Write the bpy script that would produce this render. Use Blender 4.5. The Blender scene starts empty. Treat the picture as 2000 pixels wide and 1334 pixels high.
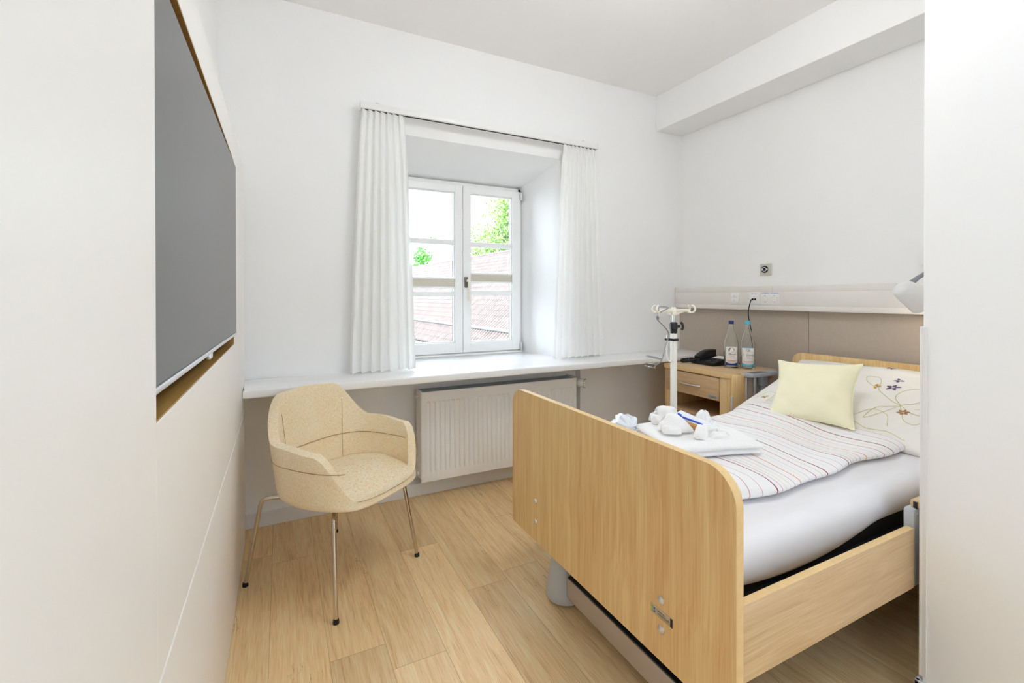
import bpy, bmesh, math, random
from math import sin, cos, pi, radians, sqrt, atan2
from mathutils import Vector, Matrix
from mathutils.bvhtree import BVHTree

S = bpy.context.scene
COL = S.collection
random.seed(7)

# ------------------------------------------------------------------ camera
cd = bpy.data.cameras.new('camera')
cam = bpy.data.objects.new('camera', cd)
COL.objects.link(cam)
cam.location = (0, 0, 1.22)
cam.rotation_euler = (radians(90 - 0.284), radians(0.045), -0.46566)
cd.sensor_width = 36
cd.lens = 897.75 / 2000 * 36
cd.shift_y = -83.42 / 2000
cd.clip_start = 0.02
S.camera = cam

# ------------------------------------------------------------------ world, sun, exposure
W = bpy.data.worlds.new('sky')
S.world = W
W.use_nodes = True
wn = W.node_tree
bg = wn.nodes['Background']
bg.inputs['Color'].default_value = (0.79, 0.865, 1.0, 1)
bg.inputs['Strength'].default_value = 13.0
sd = bpy.data.lights.new('sun', 'SUN')
sd.energy = 4.0
sd.angle = radians(1.0)
sd.color = (1, 0.96, 0.9)
sun = bpy.data.objects.new('sun', sd)
COL.objects.link(sun)
sun.rotation_euler = (radians(38), radians(-32), 0)
# daylight guide in the window opening (portal only: it adds no light of its own)
pd = bpy.data.lights.new('window_portal', 'AREA')
pd.shape = 'RECTANGLE'
pd.size = 1.0
pd.size_y = 1.3
pd.cycles.is_portal = True
po = bpy.data.objects.new('window_portal', pd)
COL.objects.link(po)
po.location = (1.2, 3.34, 1.42)
po.rotation_euler = (radians(-90), 0, 0)

vs = S.view_settings
vs.view_transform = 'Standard'
vs.look = 'None'
vs.exposure = 0.07
vs.gamma = 1.0
vs.use_curve_mapping = False
S.cycles.max_bounces = 16
S.cycles.transmission_bounces = 14
S.cycles.diffuse_bounces = 8
S.cycles.transparent_max_bounces = 12
S.cycles.caustics_reflective = False
S.cycles.caustics_refractive = False
S.cycles.use_denoising = True

# ------------------------------------------------------------------ object helpers
WM = {}

def link_obj(o):
    COL.objects.link(o)
    return o

def tag(o, label=None, cat=None, group=None, kind=None):
    if label: o['label'] = label
    if cat: o['category'] = cat
    if group: o['group'] = group
    if kind: o['kind'] = kind
    return o

def thing(name, label, cat, loc=(0, 0, 0), rotz=0.0, group=None, kind=None):
    o = bpy.data.objects.new(name, None)
    o.empty_display_size = 0.05
    COL.objects.link(o)
    o.location = loc
    o.rotation_euler = (0, 0, rotz)
    WM[o] = Matrix.Translation(Vector(loc)) @ Matrix.Rotation(rotz, 4, 'Z')
    return tag(o, label, cat, group, kind)

def obj(name, bm, mat, parent=None, local=False, smooth=True, label=None, angle=40):
    me = bpy.data.meshes.new(name)
    if parent is not None and not local:
        bm.transform(WM[parent].inverted())
    bmesh.ops.recalc_face_normals(bm, faces=bm.faces[:])
    bm.to_mesh(me)
    bm.free()
    mats = mat if isinstance(mat, (list, tuple)) else [mat]
    for m in mats: me.materials.append(m)
    if smooth:
        me.polygons.foreach_set('use_smooth', [True] * len(me.polygons))
        me.set_sharp_from_angle(angle=radians(angle))
    o = bpy.data.objects.new(name, me)
    COL.objects.link(o)
    if parent is not None:
        o.parent = parent
        WM[o] = WM[parent]
    else:
        WM[o] = Matrix.Identity(4)
    if label: o['label'] = label
    return o

def single(name, bm, mat, label, cat, group=None, kind=None, **k):
    o = obj(name, bm, mat, None, **k)
    return tag(o, label, cat, group, kind)

def struct(name, bm, mat, label=None, cat=None, smooth=False):
    o = obj(name, bm, mat, None, smooth=smooth)
    return tag(o, label, cat, None, 'structure')

def NB(): return bmesh.new()

def merge(bm, t, M=None, mi=None):
    if M is not None: t.transform(M)
    if mi is not None:
        for f in t.faces: f.material_index = mi
    me = bpy.data.meshes.new('tmp')
    t.to_mesh(me); t.free()
    bm.from_mesh(me)
    bpy.data.meshes.remove(me)
    return bm

def box(bm, a, b, bevel=0.0, seg=2, M=None, mi=None):
    t = NB()
    bmesh.ops.create_cube(t, size=1)
    sx, sy, sz = [abs(b[i] - a[i]) for i in range(3)]
    c = [(a[i] + b[i]) / 2 for i in range(3)]
    for v in t.verts:
        v.co = Vector((v.co.x * sx + c[0], v.co.y * sy + c[1], v.co.z * sz + c[2]))
    if bevel > 0:
        bmesh.ops.bevel(t, geom=t.edges[:], offset=min(bevel, min(sx, sy, sz) * 0.49), segments=seg, affect='EDGES', profile=0.5)
    return merge(bm, t, M, mi)

def bx(a, b, bevel=0.0, seg=2):
    return box(NB(), a, b, bevel, seg)

def catmull(pts, n=8, closed=False):
    P = [Vector(p) for p in pts]
    out = []
    m = len(P)
    rng = range(m) if closed else range(m - 1)
    for i in rng:
        p0 = P[(i - 1) % m] if (closed or i > 0) else P[0] * 2 - P[1]
        p1 = P[i]; p2 = P[(i + 1) % m]
        p3 = P[(i + 2) % m] if (closed or i + 2 < m) else P[-1] * 2 - P[-2]
        for k in range(n):
            t = k / n
            out.append(0.5 * ((2 * p1) + (p2 - p0) * t + (2 * p0 - 5 * p1 + 4 * p2 - p3) * t * t + (3 * p1 - p0 - 3 * p2 + p3) * t ** 3))
    if not closed: out.append(P[-1])
    return out

def tube(bm, pts, r, n=10, closed=False, caps=True, mi=0):
    P = [Vector(p) for p in pts]
    m = len(P)
    rr = r if callable(r) else (lambda t: r)
    prev = None
    rings = []
    for i, p in enumerate(P):
        if closed: t = (P[(i + 1) % m] - P[(i - 1) % m])
        else: t = P[min(i + 1, m - 1)] - P[max(i - 1, 0)]
        if t.length < 1e-9: t = Vector((0, 0, 1))
        t.normalize()
        if prev is None:
            up = Vector((0, 0, 1)) if abs(t.z) < 0.9 else Vector((1, 0, 0))
            nrm = (up - t * up.dot(t)).normalized()
        else:
            nrm = (prev - t * prev.dot(t))
            nrm = nrm.normalized() if nrm.length > 1e-6 else Vector((1, 0, 0))
        prev = nrm
        b = t.cross(nrm)
        R = rr(i / max(1, m - 1))
        rings.append([bm.verts.new(p + (nrm * cos(2 * pi * k / n) + b * sin(2 * pi * k / n)) * R) for k in range(n)])
    last = m if closed else m - 1
    for i in range(last):
        A, B = rings[i], rings[(i + 1) % m]
        for k in range(n):
            f = bm.faces.new((A[k], A[(k + 1) % n], B[(k + 1) % n], B[k])); f.material_index = mi
    if caps and not closed:
        for R in (rings[0][::-1], rings[-1]):
            f = bm.faces.new(R); f.material_index = mi
    return bm

def lathe(bm, prof, c=(0, 0, 0), n=32, M=None, cap=True, mi=0):
    """prof: list of (r, z)."""
    t = NB()
    rings = []
    for r, z in prof:
        if r < 1e-6:
            rings.append([t.verts.new((0, 0, z))])
        else:
            rings.append([t.verts.new((r * cos(2 * pi * k / n), r * sin(2 * pi * k / n), z)) for k in range(n)])
    for A, B in zip(rings, rings[1:]):
        for k in range(n):
            a0, a1 = A[k % len(A)], A[(k + 1) % len(A)]
            b0, b1 = B[k % len(B)], B[(k + 1) % len(B)]
            vs_ = []
            for v in (a0, a1, b1, b0):
                if v not in vs_: vs_.append(v)
            if len(vs_) >= 3: t.faces.new(vs_)
    if cap:
        for R in (rings[0], rings[-1]):
            if len(R) > 2: t.faces.new(R)
    MM = Matrix.Translation(Vector(c))
    if M is not None: MM = MM @ M
    return merge(bm, t, MM, mi)

def zto(d):
    """rotation turning +z onto d."""
    return Vector((0, 0, 1)).rotation_difference(Vector(d).normalized()).to_matrix().to_4x4()

def extrude_poly(bm, pts, vec, bevel=0.0, seg=2, mi=None):
    t = NB()
    vec = Vector(vec)
    A = [t.verts.new(Vector(p)) for p in pts]
    B = [t.verts.new(Vector(p) + vec) for p in pts]
    n = len(A)
    t.faces.new(A); t.faces.new(B[::-1])
    for i in range(n):
        t.faces.new((A[i], B[i], B[(i + 1) % n], A[(i + 1) % n]))
    if bevel > 0:
        es = [e for e in t.edges if (e.verts[0] in A) == (e.verts[1] in A)]
        bmesh.ops.bevel(t, geom=es, offset=bevel, segments=seg, affect='EDGES', profile=0.5)
    return merge(bm, t, None, mi)

def rrect(w0, h0, w1, h1, radii, n=8):
    """rounded rectangle outline in 2D; radii = (bl, br, tr, tl)."""
    out = []
    cs = [(w0, h0, 1, 1, pi), (w1, h0, -1, 1, 1.5 * pi), (w1, h1, -1, -1, 0), (w0, h1, 1, -1, 0.5 * pi)]
    for (x, y, sx, sy, a0), r in zip(cs, radii):
        if r < 1e-5: out.append((x, y)); continue
        cx, cy = x + sx * r, y + sy * r
        for k in range(n + 1):
            a = a0 + (pi / 2) * k / n
            out.append((cx + r * cos(a), cy + r * sin(a)))
    return out

def grid(bm, f, nu, nv, closeu=False, mi=0):
    V = [[bm.verts.new(f(i / nu, j / nv)) for j in range(nv + 1)] for i in range(nu + (0 if closeu else 1))]
    m = len(V)
    for i in range(nu):
        for j in range(nv):
            fc = bm.faces.new((V[i][j], V[(i + 1) % m][j], V[(i + 1) % m][j + 1], V[i][j + 1])); fc.material_index = mi
    return V

def mod_solid(o, th, off=0):
    m = o.modifiers.new('s', 'SOLIDIFY'); m.thickness = th; m.offset = off
    return o

def mod_sub(o, lv=1):
    m = o.modifiers.new('d', 'SUBSURF'); m.levels = lv; m.render_levels = lv
    return o

def text_bm(txt, size, M, shear=0.0, ext=0.0):
    c = bpy.data.curves.new('t', 'FONT')
    c.body = txt; c.size = size; c.extrude = ext; c.shear = shear
    c.align_x = 'CENTER'; c.align_y = 'CENTER'
    c.resolution_u = 2
    o = bpy.data.objects.new('t', c)
    COL.objects.link(o)
    dg = bpy.context.evaluated_depsgraph_get()
    me = bpy.data.meshes.new_from_object(o.evaluated_get(dg))
    bm = NB(); bm.from_mesh(me)
    bpy.data.objects.remove(o); bpy.data.curves.remove(c); bpy.data.meshes.remove(me)
    bm.transform(M)
    return bm

def frame(o, x, y):
    """matrix with origin o, local x and y axes given."""
    x = Vector(x).normalized(); y = Vector(y).normalized(); z = x.cross(y)
    m = Matrix((x, y, z)).transposed().to_4x4()
    m.translation = Vector(o)
    return m

# ------------------------------------------------------------------ materials
def lin(c):
    return tuple(((v / 255) / 12.92 if v / 255 <= 0.04045 else ((v / 255 + 0.055) / 1.055) ** 2.4) for v in c) + (1,)

def newmat(name):
    m = bpy.data.materials.new(name)
    m.use_nodes = True
    nt = m.node_tree
    return m, nt, nt.nodes['Principled BSDF']

class G:
    """tiny node-graph builder."""
    def __init__(s, nt): s.nt = nt
    def n(s, typ, **kw):
        nd = s.nt.nodes.new(typ)
        for k, v in kw.items(): setattr(nd, k, v)
        return nd
    def put(s, inp, v):
        if isinstance(v, bpy.types.NodeSocket): s.nt.links.new(v, inp)
        else: inp.default_value = v
    def m(s, op, a, b=0.0, c=0.0):
        nd = s.n('ShaderNodeMath', operation=op)
        s.put(nd.inputs[0], a); s.put(nd.inputs[1], b); s.put(nd.inputs[2], c)
        return nd.outputs[0]
    def sep(s, v):
        nd = s.n('ShaderNodeSeparateXYZ'); s.put(nd.inputs[0], v); return nd.outputs
    def comb(s, x, y, z):
        nd = s.n('ShaderNodeCombineXYZ')
        for i, v in enumerate((x, y, z)): s.put(nd.inputs[i], v)
        return nd.outputs[0]
    def coord(s): return s.n('ShaderNodeTexCoord').outputs['Object']
    def noise(s, v, scale=5, detail=3, rough=0.55, dist=0.0):
        nd = s.n('ShaderNodeTexNoise')
        s.put(nd.inputs['Vector'], v)
        nd.inputs['Scale'].default_value = scale; nd.inputs['Detail'].default_value = detail
        nd.inputs['Roughness'].default_value = rough; nd.inputs['Distortion'].default_value = dist
        return nd.outputs['Fac']
    def white(s, v):
        nd = s.n('ShaderNodeTexWhiteNoise', noise_dimensions='3D'); s.put(nd.inputs['Vector'], v)
        return nd.outputs['Value']
    def scale(s, v, sc):
        nd = s.n('ShaderNodeMapping'); s.put(nd.inputs['Vector'], v); nd.inputs['Scale'].default_value = sc
        return nd.outputs[0]
    def ramp(s, f, stops, interp='LINEAR'):
        nd = s.n('ShaderNodeValToRGB'); cr = nd.color_ramp; cr.interpolation = interp
        while len(cr.elements) < len(stops): cr.elements.new(0.5)
        for e, (p, c) in zip(cr.elements, stops): e.position = p; e.color = c
        s.put(nd.inputs[0], f)
        return nd.outputs[0]
    def mix(s, f, a, b, typ='MIX'):
        nd = s.n('ShaderNodeMix', data_type='RGBA', blend_type=typ)
        s.put(nd.inputs[0], f); s.put(nd.inputs[6], a); s.put(nd.inputs[7], b)
        return nd.outputs[2]
    def bump(s, h, strength=0.2, dist=0.002):
        nd = s.n('ShaderNodeBump'); nd.inputs['Strength'].default_value = strength; nd.inputs['Distance'].default_value = dist
        s.put(nd.inputs['Height'], h)
        return nd.outputs[0]

def plain(name, rgb, rough=0.5, metal=0.0, var=0.03, scale=8.0, bump=0.0, bscale=200, spec=0.5, **kw):
    m, nt, p = newmat(name)
    g = G(nt)
    co = g.coord()
    c = lin(rgb)
    if var > 0:
        f = g.noise(co, scale, 3)
        lo = tuple(max(0, v * (1 - var)) for v in c[:3]) + (1,)
        hi = tuple(min(1, v * (1 + var)) for v in c[:3]) + (1,)
        nt.links.new(g.ramp(f, [(0.3, lo), (0.7, hi)]), p.inputs['Base Color'])
    else:
        p.inputs['Base Color'].default_value = c
    p.inputs['Roughness'].default_value = rough
    p.inputs['Metallic'].default_value = metal
    p.inputs['Specular IOR Level'].default_value = spec
    if bump > 0:
        nt.links.new(g.bump(g.noise(co, bscale, 4), bump, 0.001), p.inputs['Normal'])
    for k, v in kw.items(): p.inputs[k].default_value = v
    return m

def wood(name, light, dark, along='z', fine=1.0, rough=0.42, streak=0.42):
    """oak-look laminate: long streaks plus fine pores along one axis."""
    m, nt, p = newmat(name)
    g = G(nt)
    co = g.coord()
    ax = {'x': (0.9, 14, 14), 'y': (14, 0.9, 14), 'z': (14, 14, 0.9)}[along]
    fx = {'x': (5, 260, 260), 'y': (260, 5, 260), 'z': (260, 260, 5)}[along]
    w = g.noise(co, 1.6, 2)
    nd = g.n('ShaderNodeVectorMath', operation='ADD')
    g.put(nd.inputs[0], g.scale(co, ax))
    k = g.m('MULTIPLY', w, 1.6)
    g.put(nd.inputs[1], g.comb(k, k, k))
    broad = g.noise(nd.outputs[0], 1.0, 4, 0.6, 0.6)
    mid = g.noise(g.scale(nd.outputs[0], {'x': (1, 5, 5), 'y': (5, 1, 5), 'z': (5, 5, 1)}[along]), 1.0, 3, 0.6)
    pores = g.noise(g.scale(co, fx), fine, 2, 0.6)
    f = g.m('ADD', g.m('MULTIPLY', broad, streak), g.m('ADD', g.m('MULTIPLY', mid, 0.30), g.m('MULTIPLY', pores, 0.38)))
    L, D = lin(light), lin(dark)
    M_ = tuple((a + b) / 2 for a, b in zip(L, D))
    col = g.ramp(f, [(0.36, D), (0.52, M_), (0.68, L)])
    nt.links.new(col, p.inputs['Base Color'])
    p.inputs['Roughness'].default_value = rough
    nt.links.new(g.bump(pores, 0.12, 0.0006), p.inputs['Normal'])
    return m

def floor_mat():
    m, nt, p = newmat('oak_vinyl_planks')
    g = G(nt)
    x, y, z = g.sep(g.coord())
    w, L = 0.182, 1.22
    xr = g.m('DIVIDE', g.m('ADD', x, 10.05), w)
    row = g.m('FLOOR', xr)
    ro = g.white(g.comb(row, 3.1, 0.7))
    yr = g.m('ADD', g.m('DIVIDE', g.m('ADD', y, 10.0), L), g.m('MULTIPLY', ro, 0.97))
    colid = g.m('FLOOR', yr)
    rid = g.white(g.comb(row, colid, 1.3))
    rid2 = g.white(g.comb(row, colid, 7.9))
    off = g.m('MULTIPLY', rid, 37.0)
    gx = g.m('ADD', x, off)
    # cathedral-like long grain
    v1 = g.comb(g.m('MULTIPLY', gx, 9.0), g.m('MULTIPLY', y, 1.1), off)
    broad = g.noise(v1, 1.0, 4, 0.6, 1.2)
    v2 = g.comb(g.m('MULTIPLY', gx, 46.0), g.m('MULTIPLY', y, 2.6), off)
    mid = g.noise(v2, 1.0, 3, 0.6, 0.7)
    v3 = g.comb(g.m('MULTIPLY', gx, 300.0), g.m('MULTIPLY', y, 9.0), off)
    fine = g.noise(v3, 1.0, 2, 0.6)
    ring = g.m('SINE', g.m('MULTIPLY', broad, 62.0))
    f = g.m('ADD', g.m('MULTIPLY', broad, 0.24), g.m('ADD', g.m('MULTIPLY', mid, 0.36), g.m('MULTIPLY', fine, 0.40)))
    f = g.m('ADD', f, g.m('MULTIPLY', ring, 0.016))
    col = g.ramp(f, [(0.32, lin((198, 162, 114))), (0.46, lin((235, 199, 146))), (0.55, lin((241, 212, 163))), (0.70, lin((241, 237, 190)))])
    # per-plank tone
    tone = g.ramp(rid2, [(0.0, (0.84, 0.83, 0.84, 1)), (0.5, (0.96, 0.955, 0.95, 1)), (1.0, (1.05, 1.03, 1.02, 1))])
    col = g.mix(1.0, col, tone, 'MULTIPLY')
    # dark cracks
    v4 = g.comb(g.m('MULTIPLY', gx, 13.0), g.m('MULTIPLY', y, 1.7), g.m('ADD', off, 5.0))
    ck = g.noise(v4, 1.0, 5, 0.65, 0.5)
    ckl = g.m('LESS_THAN', g.m('ABSOLUTE', g.m('SUBTRACT', ck, 0.5)), 0.0045)
    gate = g.m('GREATER_THAN', g.noise(g.comb(g.m('MULTIPLY', gx, 5.0), g.m('MULTIPLY', y, 1.6), off), 1.0, 2), 0.60)
    col = g.mix(g.m('MULTIPLY', g.m('MULTIPLY', ckl, gate), 0.5), col, lin((110, 78, 46)))
    # joints
    fx = g.m('FRACT', xr); fy = g.m('FRACT', yr)
    jx = g.m('LESS_THAN', g.m('MINIMUM', fx, g.m('SUBTRACT', 1.0, fx)), 0.006)
    jy = g.m('LESS_THAN', g.m('MINIMUM', fy, g.m('SUBTRACT', 1.0, fy)), 0.0010)
    j = g.m('MAXIMUM', jx, jy)
    col = g.mix(g.m('MULTIPLY', j, 0.45), col, lin((131, 100, 67)))
    nt.links.new(col, p.inputs['Base Color'])
    p.inputs['Roughness'].default_value = 0.42
    p.inputs['Specular IOR Level'].default_value = 0.35
    nt.links.new(g.bump(g.m('SUBTRACT', g.m('ADD', mid, fine), g.m('MULTIPLY', j, 2.0)), 0.12, 0.001), p.inputs['Normal'])
    return m

def linen_mat():
    m, nt, p = newmat('beige_linen_weave')
    g = G(nt)
    co = g.coord()
    a = g.noise(g.scale(co, (900, 900, 60)), 1.0, 2)
    b = g.noise(g.scale(co, (90, 90, 1100)), 1.0, 2)
    c = g.noise(co, 7, 2)
    f = g.m('ADD', g.m('ADD', g.m('MULTIPLY', a, 0.45), g.m('MULTIPLY', b, 0.45)), g.m('MULTIPLY', c, 0.1))
    col = g.ramp(f, [(0.36, lin((229, 178, 134))), (0.5, lin((241, 226, 187))), (0.64, lin((241, 238, 230)))])
    nt.links.new(col, p.inputs['Base Color'])
    p.inputs['Roughness'].default_value = 0.9
    p.inputs['Specular IOR Level'].default_value = 0.15
    p.inputs['Sheen Weight'].default_value = 0.15
    nt.links.new(g.bump(f, 0.35, 0.001), p.inputs['Normal'])
    return m

def duvet_mat():
    """white cotton with thin coloured stripes running across the bed."""
    m, nt, p = newmat('striped_duvet_cotton')
    g = G(nt)
    co = g.coord()
    x, y, z = g.sep(co)
    wob = g.noise(g.comb(g.m('MULTIPLY', x, 1.5), g.m('MULTIPLY', y, 2.2), 0.0), 1.0, 2)
    xx = g.m('ADD', x, g.m('MULTIPLY', g.m('SUBTRACT', wob, 0.5), 0.06))
    fr = g.m('FRACT', g.m('DIVIDE', xx, 0.46))
    base = lin((240, 238, 238))
    mar, ora, pin, yel, dpk = lin((150, 52, 66)), lin((226, 156, 108)), lin((208, 158, 168)), lin((222, 210, 172)), lin((190, 98, 112))
    lines = [(0.03, 0.010, mar), (0.085, 0.006, pin), (0.13, 0.007, yel), (0.19, 0.007, yel), (0.25, 0.006, pin), (0.33, 0.013, ora),
             (0.40, 0.006, yel), (0.45, 0.006, pin), (0.53, 0.007, dpk), (0.60, 0.006, yel), (0.66, 0.009, mar), (0.735, 0.006, yel), (0.80, 0.006, pin), (0.90, 0.006, dpk)]
    st = [(0.0, base)]
    for pth, w, c in lines: st += [(pth, c), (pth + w, base)]
    col = g.ramp(fr, st, 'CONSTANT')
    nt.links.new(col, p.inputs['Base Color'])
    p.inputs['Roughness'].default_value = 0.8
    p.inputs['Specular IOR Level'].default_value = 0.2
    w1 = g.noise(g.scale(co, (4, 9, 4)), 1.0, 4, 0.6, 1.0)
    nt.links.new(g.bump(w1, 0.35, 0.012), p.inputs['Normal'])
    return m

def cloth_mat(name, rgb, wr=0.3, weave=0.1, sc=(6, 6, 6)):
    m, nt, p = newmat(name)
    g = G(nt)
    co = g.coord()
    w1 = g.noise(g.scale(co, sc), 1.0, 4, 0.55, 0.8)
    w2 = g.noise(co, 700, 2)
    c = lin(rgb)
    lo = tuple(v * 0.97 for v in c[:3]) + (1,)
    nt.links.new(g.ramp(w1, [(0.35, lo), (0.65, c)]), p.inputs['Base Color'])
    h = g.m('ADD', g.m('MULTIPLY', w1, wr), g.m('MULTIPLY', w2, weave * 0.05))
    nt.links.new(g.bump(h, 0.6, 0.012), p.inputs['Normal'])
    p.inputs['Roughness'].default_value = 0.85
    p.inputs['Specular IOR Level'].default_value = 0.2
    return m

def terry_mat():
    m, nt, p = newmat('white_terry_cloth')
    g = G(nt)
    co = g.coord()
    f = g.noise(co, 420, 3)
    nt.links.new(g.ramp(f, [(0.3, lin((242, 240, 239))), (0.7, lin((253, 252, 251)))]), p.inputs['Base Color'])
    nt.links.new(g.bump(f, 0.7, 0.002), p.inputs['Normal'])
    p.inputs['Roughness'].default_value = 0.95
    p.inputs['Specular IOR Level'].default_value = 0.1
    p.inputs['Sheen Weight'].default_value = 0.2
    return m

def sheer_mat():
    m = bpy.data.materials.new('sheer_white_voile'); m.use_nodes = True
    nt = m.node_tree; nt.nodes.clear()
    g = G(nt)
    out = g.n('ShaderNodeOutputMaterial')
    d = g.n('ShaderNodeBsdfDiffuse'); t = g.n('ShaderNodeBsdfTranslucent'); tr = g.n('ShaderNodeBsdfTransparent')
    f = g.noise(g.scale(g.coord(), (300, 300, 6)), 1.0, 2)
    col = g.ramp(f, [(0.3, lin((248, 247, 245))), (0.7, lin((252, 252, 250)))])
    nt.links.new(col, d.inputs[0]); nt.links.new(col, t.inputs[0])
    m1 = g.n('ShaderNodeMixShader'); m1.inputs[0].default_value = 0.17
    nt.links.new(d.outputs[0], m1.inputs[1]); nt.links.new(t.outputs[0], m1.inputs[2])
    m2 = g.n('ShaderNodeMixShader'); m2.inputs[0].default_value = 0.04
    nt.links.new(m1.outputs[0], m2.inputs[1]); nt.links.new(tr.outputs[0], m2.inputs[2])
    nt.links.new(m2.outputs[0], out.inputs[0])
    return m

def glass_mat(name, col=(1, 1, 1, 1), ior=1.5, rough=0.0):
    m, nt, p = newmat(name)
    p.inputs['Base Color'].default_value = col
    p.inputs['Transmission Weight'].default_value = 1.0
    p.inputs['Roughness'].default_value = rough
    p.inputs['IOR'].default_value = ior
    return m

def pane_mat():
    """thin window pane: mostly clear, with a Fresnel gloss."""
    m = bpy.data.materials.new('window_pane_glass'); m.use_nodes = True
    nt = m.node_tree; nt.nodes.clear()
    g = G(nt)
    out = g.n('ShaderNodeOutputMaterial')
    tr = g.n('ShaderNodeBsdfTransparent'); gl = g.n('ShaderNodeBsdfGlossy'); gl.inputs['Roughness'].default_value = 0.02
    tr.inputs[0].default_value = (0.96, 0.98, 0.98, 1)
    fr = g.n('ShaderNodeFresnel'); fr.inputs[0].default_value = 1.2
    mx = g.n('ShaderNodeMixShader')
    nt.links.new(fr.outputs[0], mx.inputs[0]); nt.links.new(tr.outputs[0], mx.inputs[1]); nt.links.new(gl.outputs[0], mx.inputs[2])
    nt.links.new(mx.outputs[0], out.inputs[0])
    return m

def emit_mat(name, col, s):
    m, nt, p = newmat(name)
    p.inputs['Base Color'].default_value = col
    p.inputs['Emission Color'].default_value = col
    p.inputs['Emission Strength'].default_value = s
    return m

M = {}
M['wall'] = plain('white_wall_paint', (244, 243, 242), 0.85, var=0.012, scale=1.5, bump=0.05, bscale=350, spec=0.2)
M['ceil'] = plain('white_ceiling_paint', (248, 246, 245), 0.9, var=0.01, scale=1.2, spec=0.2)
M['panel'] = plain('satin_white_panel', (242, 240, 237), 0.42, var=0.01, scale=2, spec=0.35)
M['white'] = plain('white_lacquer', (240, 239, 237), 0.38, var=0.01)
M['skirt'] = plain('white_skirting', (232, 230, 228), 0.45, var=0.01)
M['shelf'] = plain('white_gloss_shelf', (242, 241, 240), 0.22, var=0.01, scale=3)
M['radi'] = plain('radiator_enamel', (240, 238, 235), 0.35, var=0.01)
M['grey_steel'] = plain('grille_steel', (158, 167, 170), 0.45, 0.4)
M['taupe'] = plain('taupe_laminate', (188, 175, 161), 0.6, var=0.03, scale=40, spec=0.3)
M['rail'] = plain('cream_trunking', (232, 227, 221), 0.45, var=0.01)
M['chrome'] = plain('chrome_tube', (205, 196, 184), 0.16, 1.0, var=0.02)
M['steel'] = plain('brushed_steel', (214, 214, 214), 0.28, 0.75, var=0.03)
M['wire'] = plain('bent_steel_wire', (158, 158, 160), 0.3, 0.9, var=0.05)
M['alu'] = plain('satin_aluminium', (226, 227, 232), 0.4, 0.7, var=0.02)
M['black'] = plain('black_plastic', (26, 27, 30), 0.4, var=0.1)
M['rubber'] = plain('black_rubber', (22, 22, 24), 0.7, var=0.1)
M['darkframe'] = plain('black_metal_frame', (30, 32, 38), 0.5, var=0.08)
M['castor'] = plain('grey_plastic_cover', (190, 193, 197), 0.5, var=0.03)
M['bargrey'] = plain('warm_grey_metal', (187, 173, 161), 0.45, 0.1, var=0.03)
M['greyplastic'] = plain('blue_grey_plastic', (172, 178, 187), 0.45, var=0.03)
M['cream'] = plain('cream_plastic', (240, 233, 216), 0.4, var=0.02)
M['polewhite'] = plain('cream_white_powder_coat', (240, 236, 228), 0.35, var=0.01)
M['navy'] = plain('dark_blue_cap', (24, 52, 128), 0.4, var=0.03)
M['cyan'] = plain('turquoise_cap', (92, 196, 224), 0.4, var=0.03)
M['paper'] = plain('label_paper', (240, 236, 232), 0.6, var=0.01)
M['ink'] = plain('dark_ink', (60, 62, 80), 0.6, var=0.0)
M['redink'] = plain('red_ink', (196, 60, 82), 0.6, var=0.0)
M['blueink'] = plain('blue_ink', (52, 104, 178), 0.6, var=0.0)
M['greenink'] = plain('green_ink', (150, 190, 60), 0.6, var=0.0)
M['greyink'] = plain('grey_ink', (150, 158, 170), 0.6, var=0.0)
M['silver'] = plain('silver_foil', (150, 150, 155), 0.3, 0.8, var=0.2, scale=90)
M['plate'] = plain('brushed_label_plate', (196, 184, 164), 0.35, 0.5, var=0.03)
M['oak_v'] = wood('oak_laminate_upright', (237, 210, 153), (212, 162, 105), 'z')
M['oak_x'] = wood('oak_laminate_lengthwise', (223, 195, 155), (189, 155, 113), 'x')
M['oak_y'] = wood('oak_laminate_crosswise', (221, 191, 149), (189, 153, 111), 'y')
M['oak_edge'] = plain('oak_edge_band', (229, 196, 142), 0.4, var=0.05, scale=60)
M['niche_oak'] = wood('oak_niche_lining', (181, 143, 78), (143, 105, 51), 'y')
M['floor'] = floor_mat()
M['linen'] = linen_mat()
M['seam'] = plain('beige_seam_thread', (176, 144, 104), 0.9, var=0.02)
M['duvet'] = duvet_mat()
M['sheet'] = cloth_mat('white_fitted_sheet', (238, 236, 238), 0.12, sc=(3, 8, 5))
M['pillow'] = cloth_mat('cream_pillow_cotton', (243, 239, 233), 0.5, sc=(7, 5, 7))
M['cushion'] = cloth_mat('pale_yellow_cushion', (250, 243, 210), 0.25, sc=(9, 6, 9))
M['terry'] = terry_mat()
M['sheer'] = sheer_mat()
M['pane'] = pane_mat()
M['bottleglass'] = glass_mat('bottle_glass', (0.985, 1, 0.992, 1), 1.45)
M['water'] = glass_mat('water', (1, 1, 1, 1), 1.33)
M['clear'] = glass_mat('clear_plastic', (1, 1, 1, 1), 1.2, 0.15)
M['vine'] = plain('vine_print', (196, 196, 120), 0.8, var=0.0)
M['purple'] = plain('purple_print', (104, 78, 122), 0.8, var=0.0)
M['ochre'] = plain('ochre_print', (204, 160, 74), 0.8, var=0.0)
M['brownprint'] = plain('brown_print', (176, 122, 84), 0.8, var=0.0)
M['bluebrush'] = plain('blue_toothbrush', (52, 92, 214), 0.35, var=0.02)
M['amber'] = plain('amber_wrap', (198, 140, 66), 0.3, var=0.1, scale=60)
M['blind'] = plain('beige_pleated_blind', (206, 198, 180), 0.8, var=0.03)
M['handle'] = plain('cream_window_handle', (236, 230, 212), 0.35, var=0.01)
M['bronze'] = plain('bronze_plate', (120, 110, 100), 0.4, 0.5)
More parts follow.
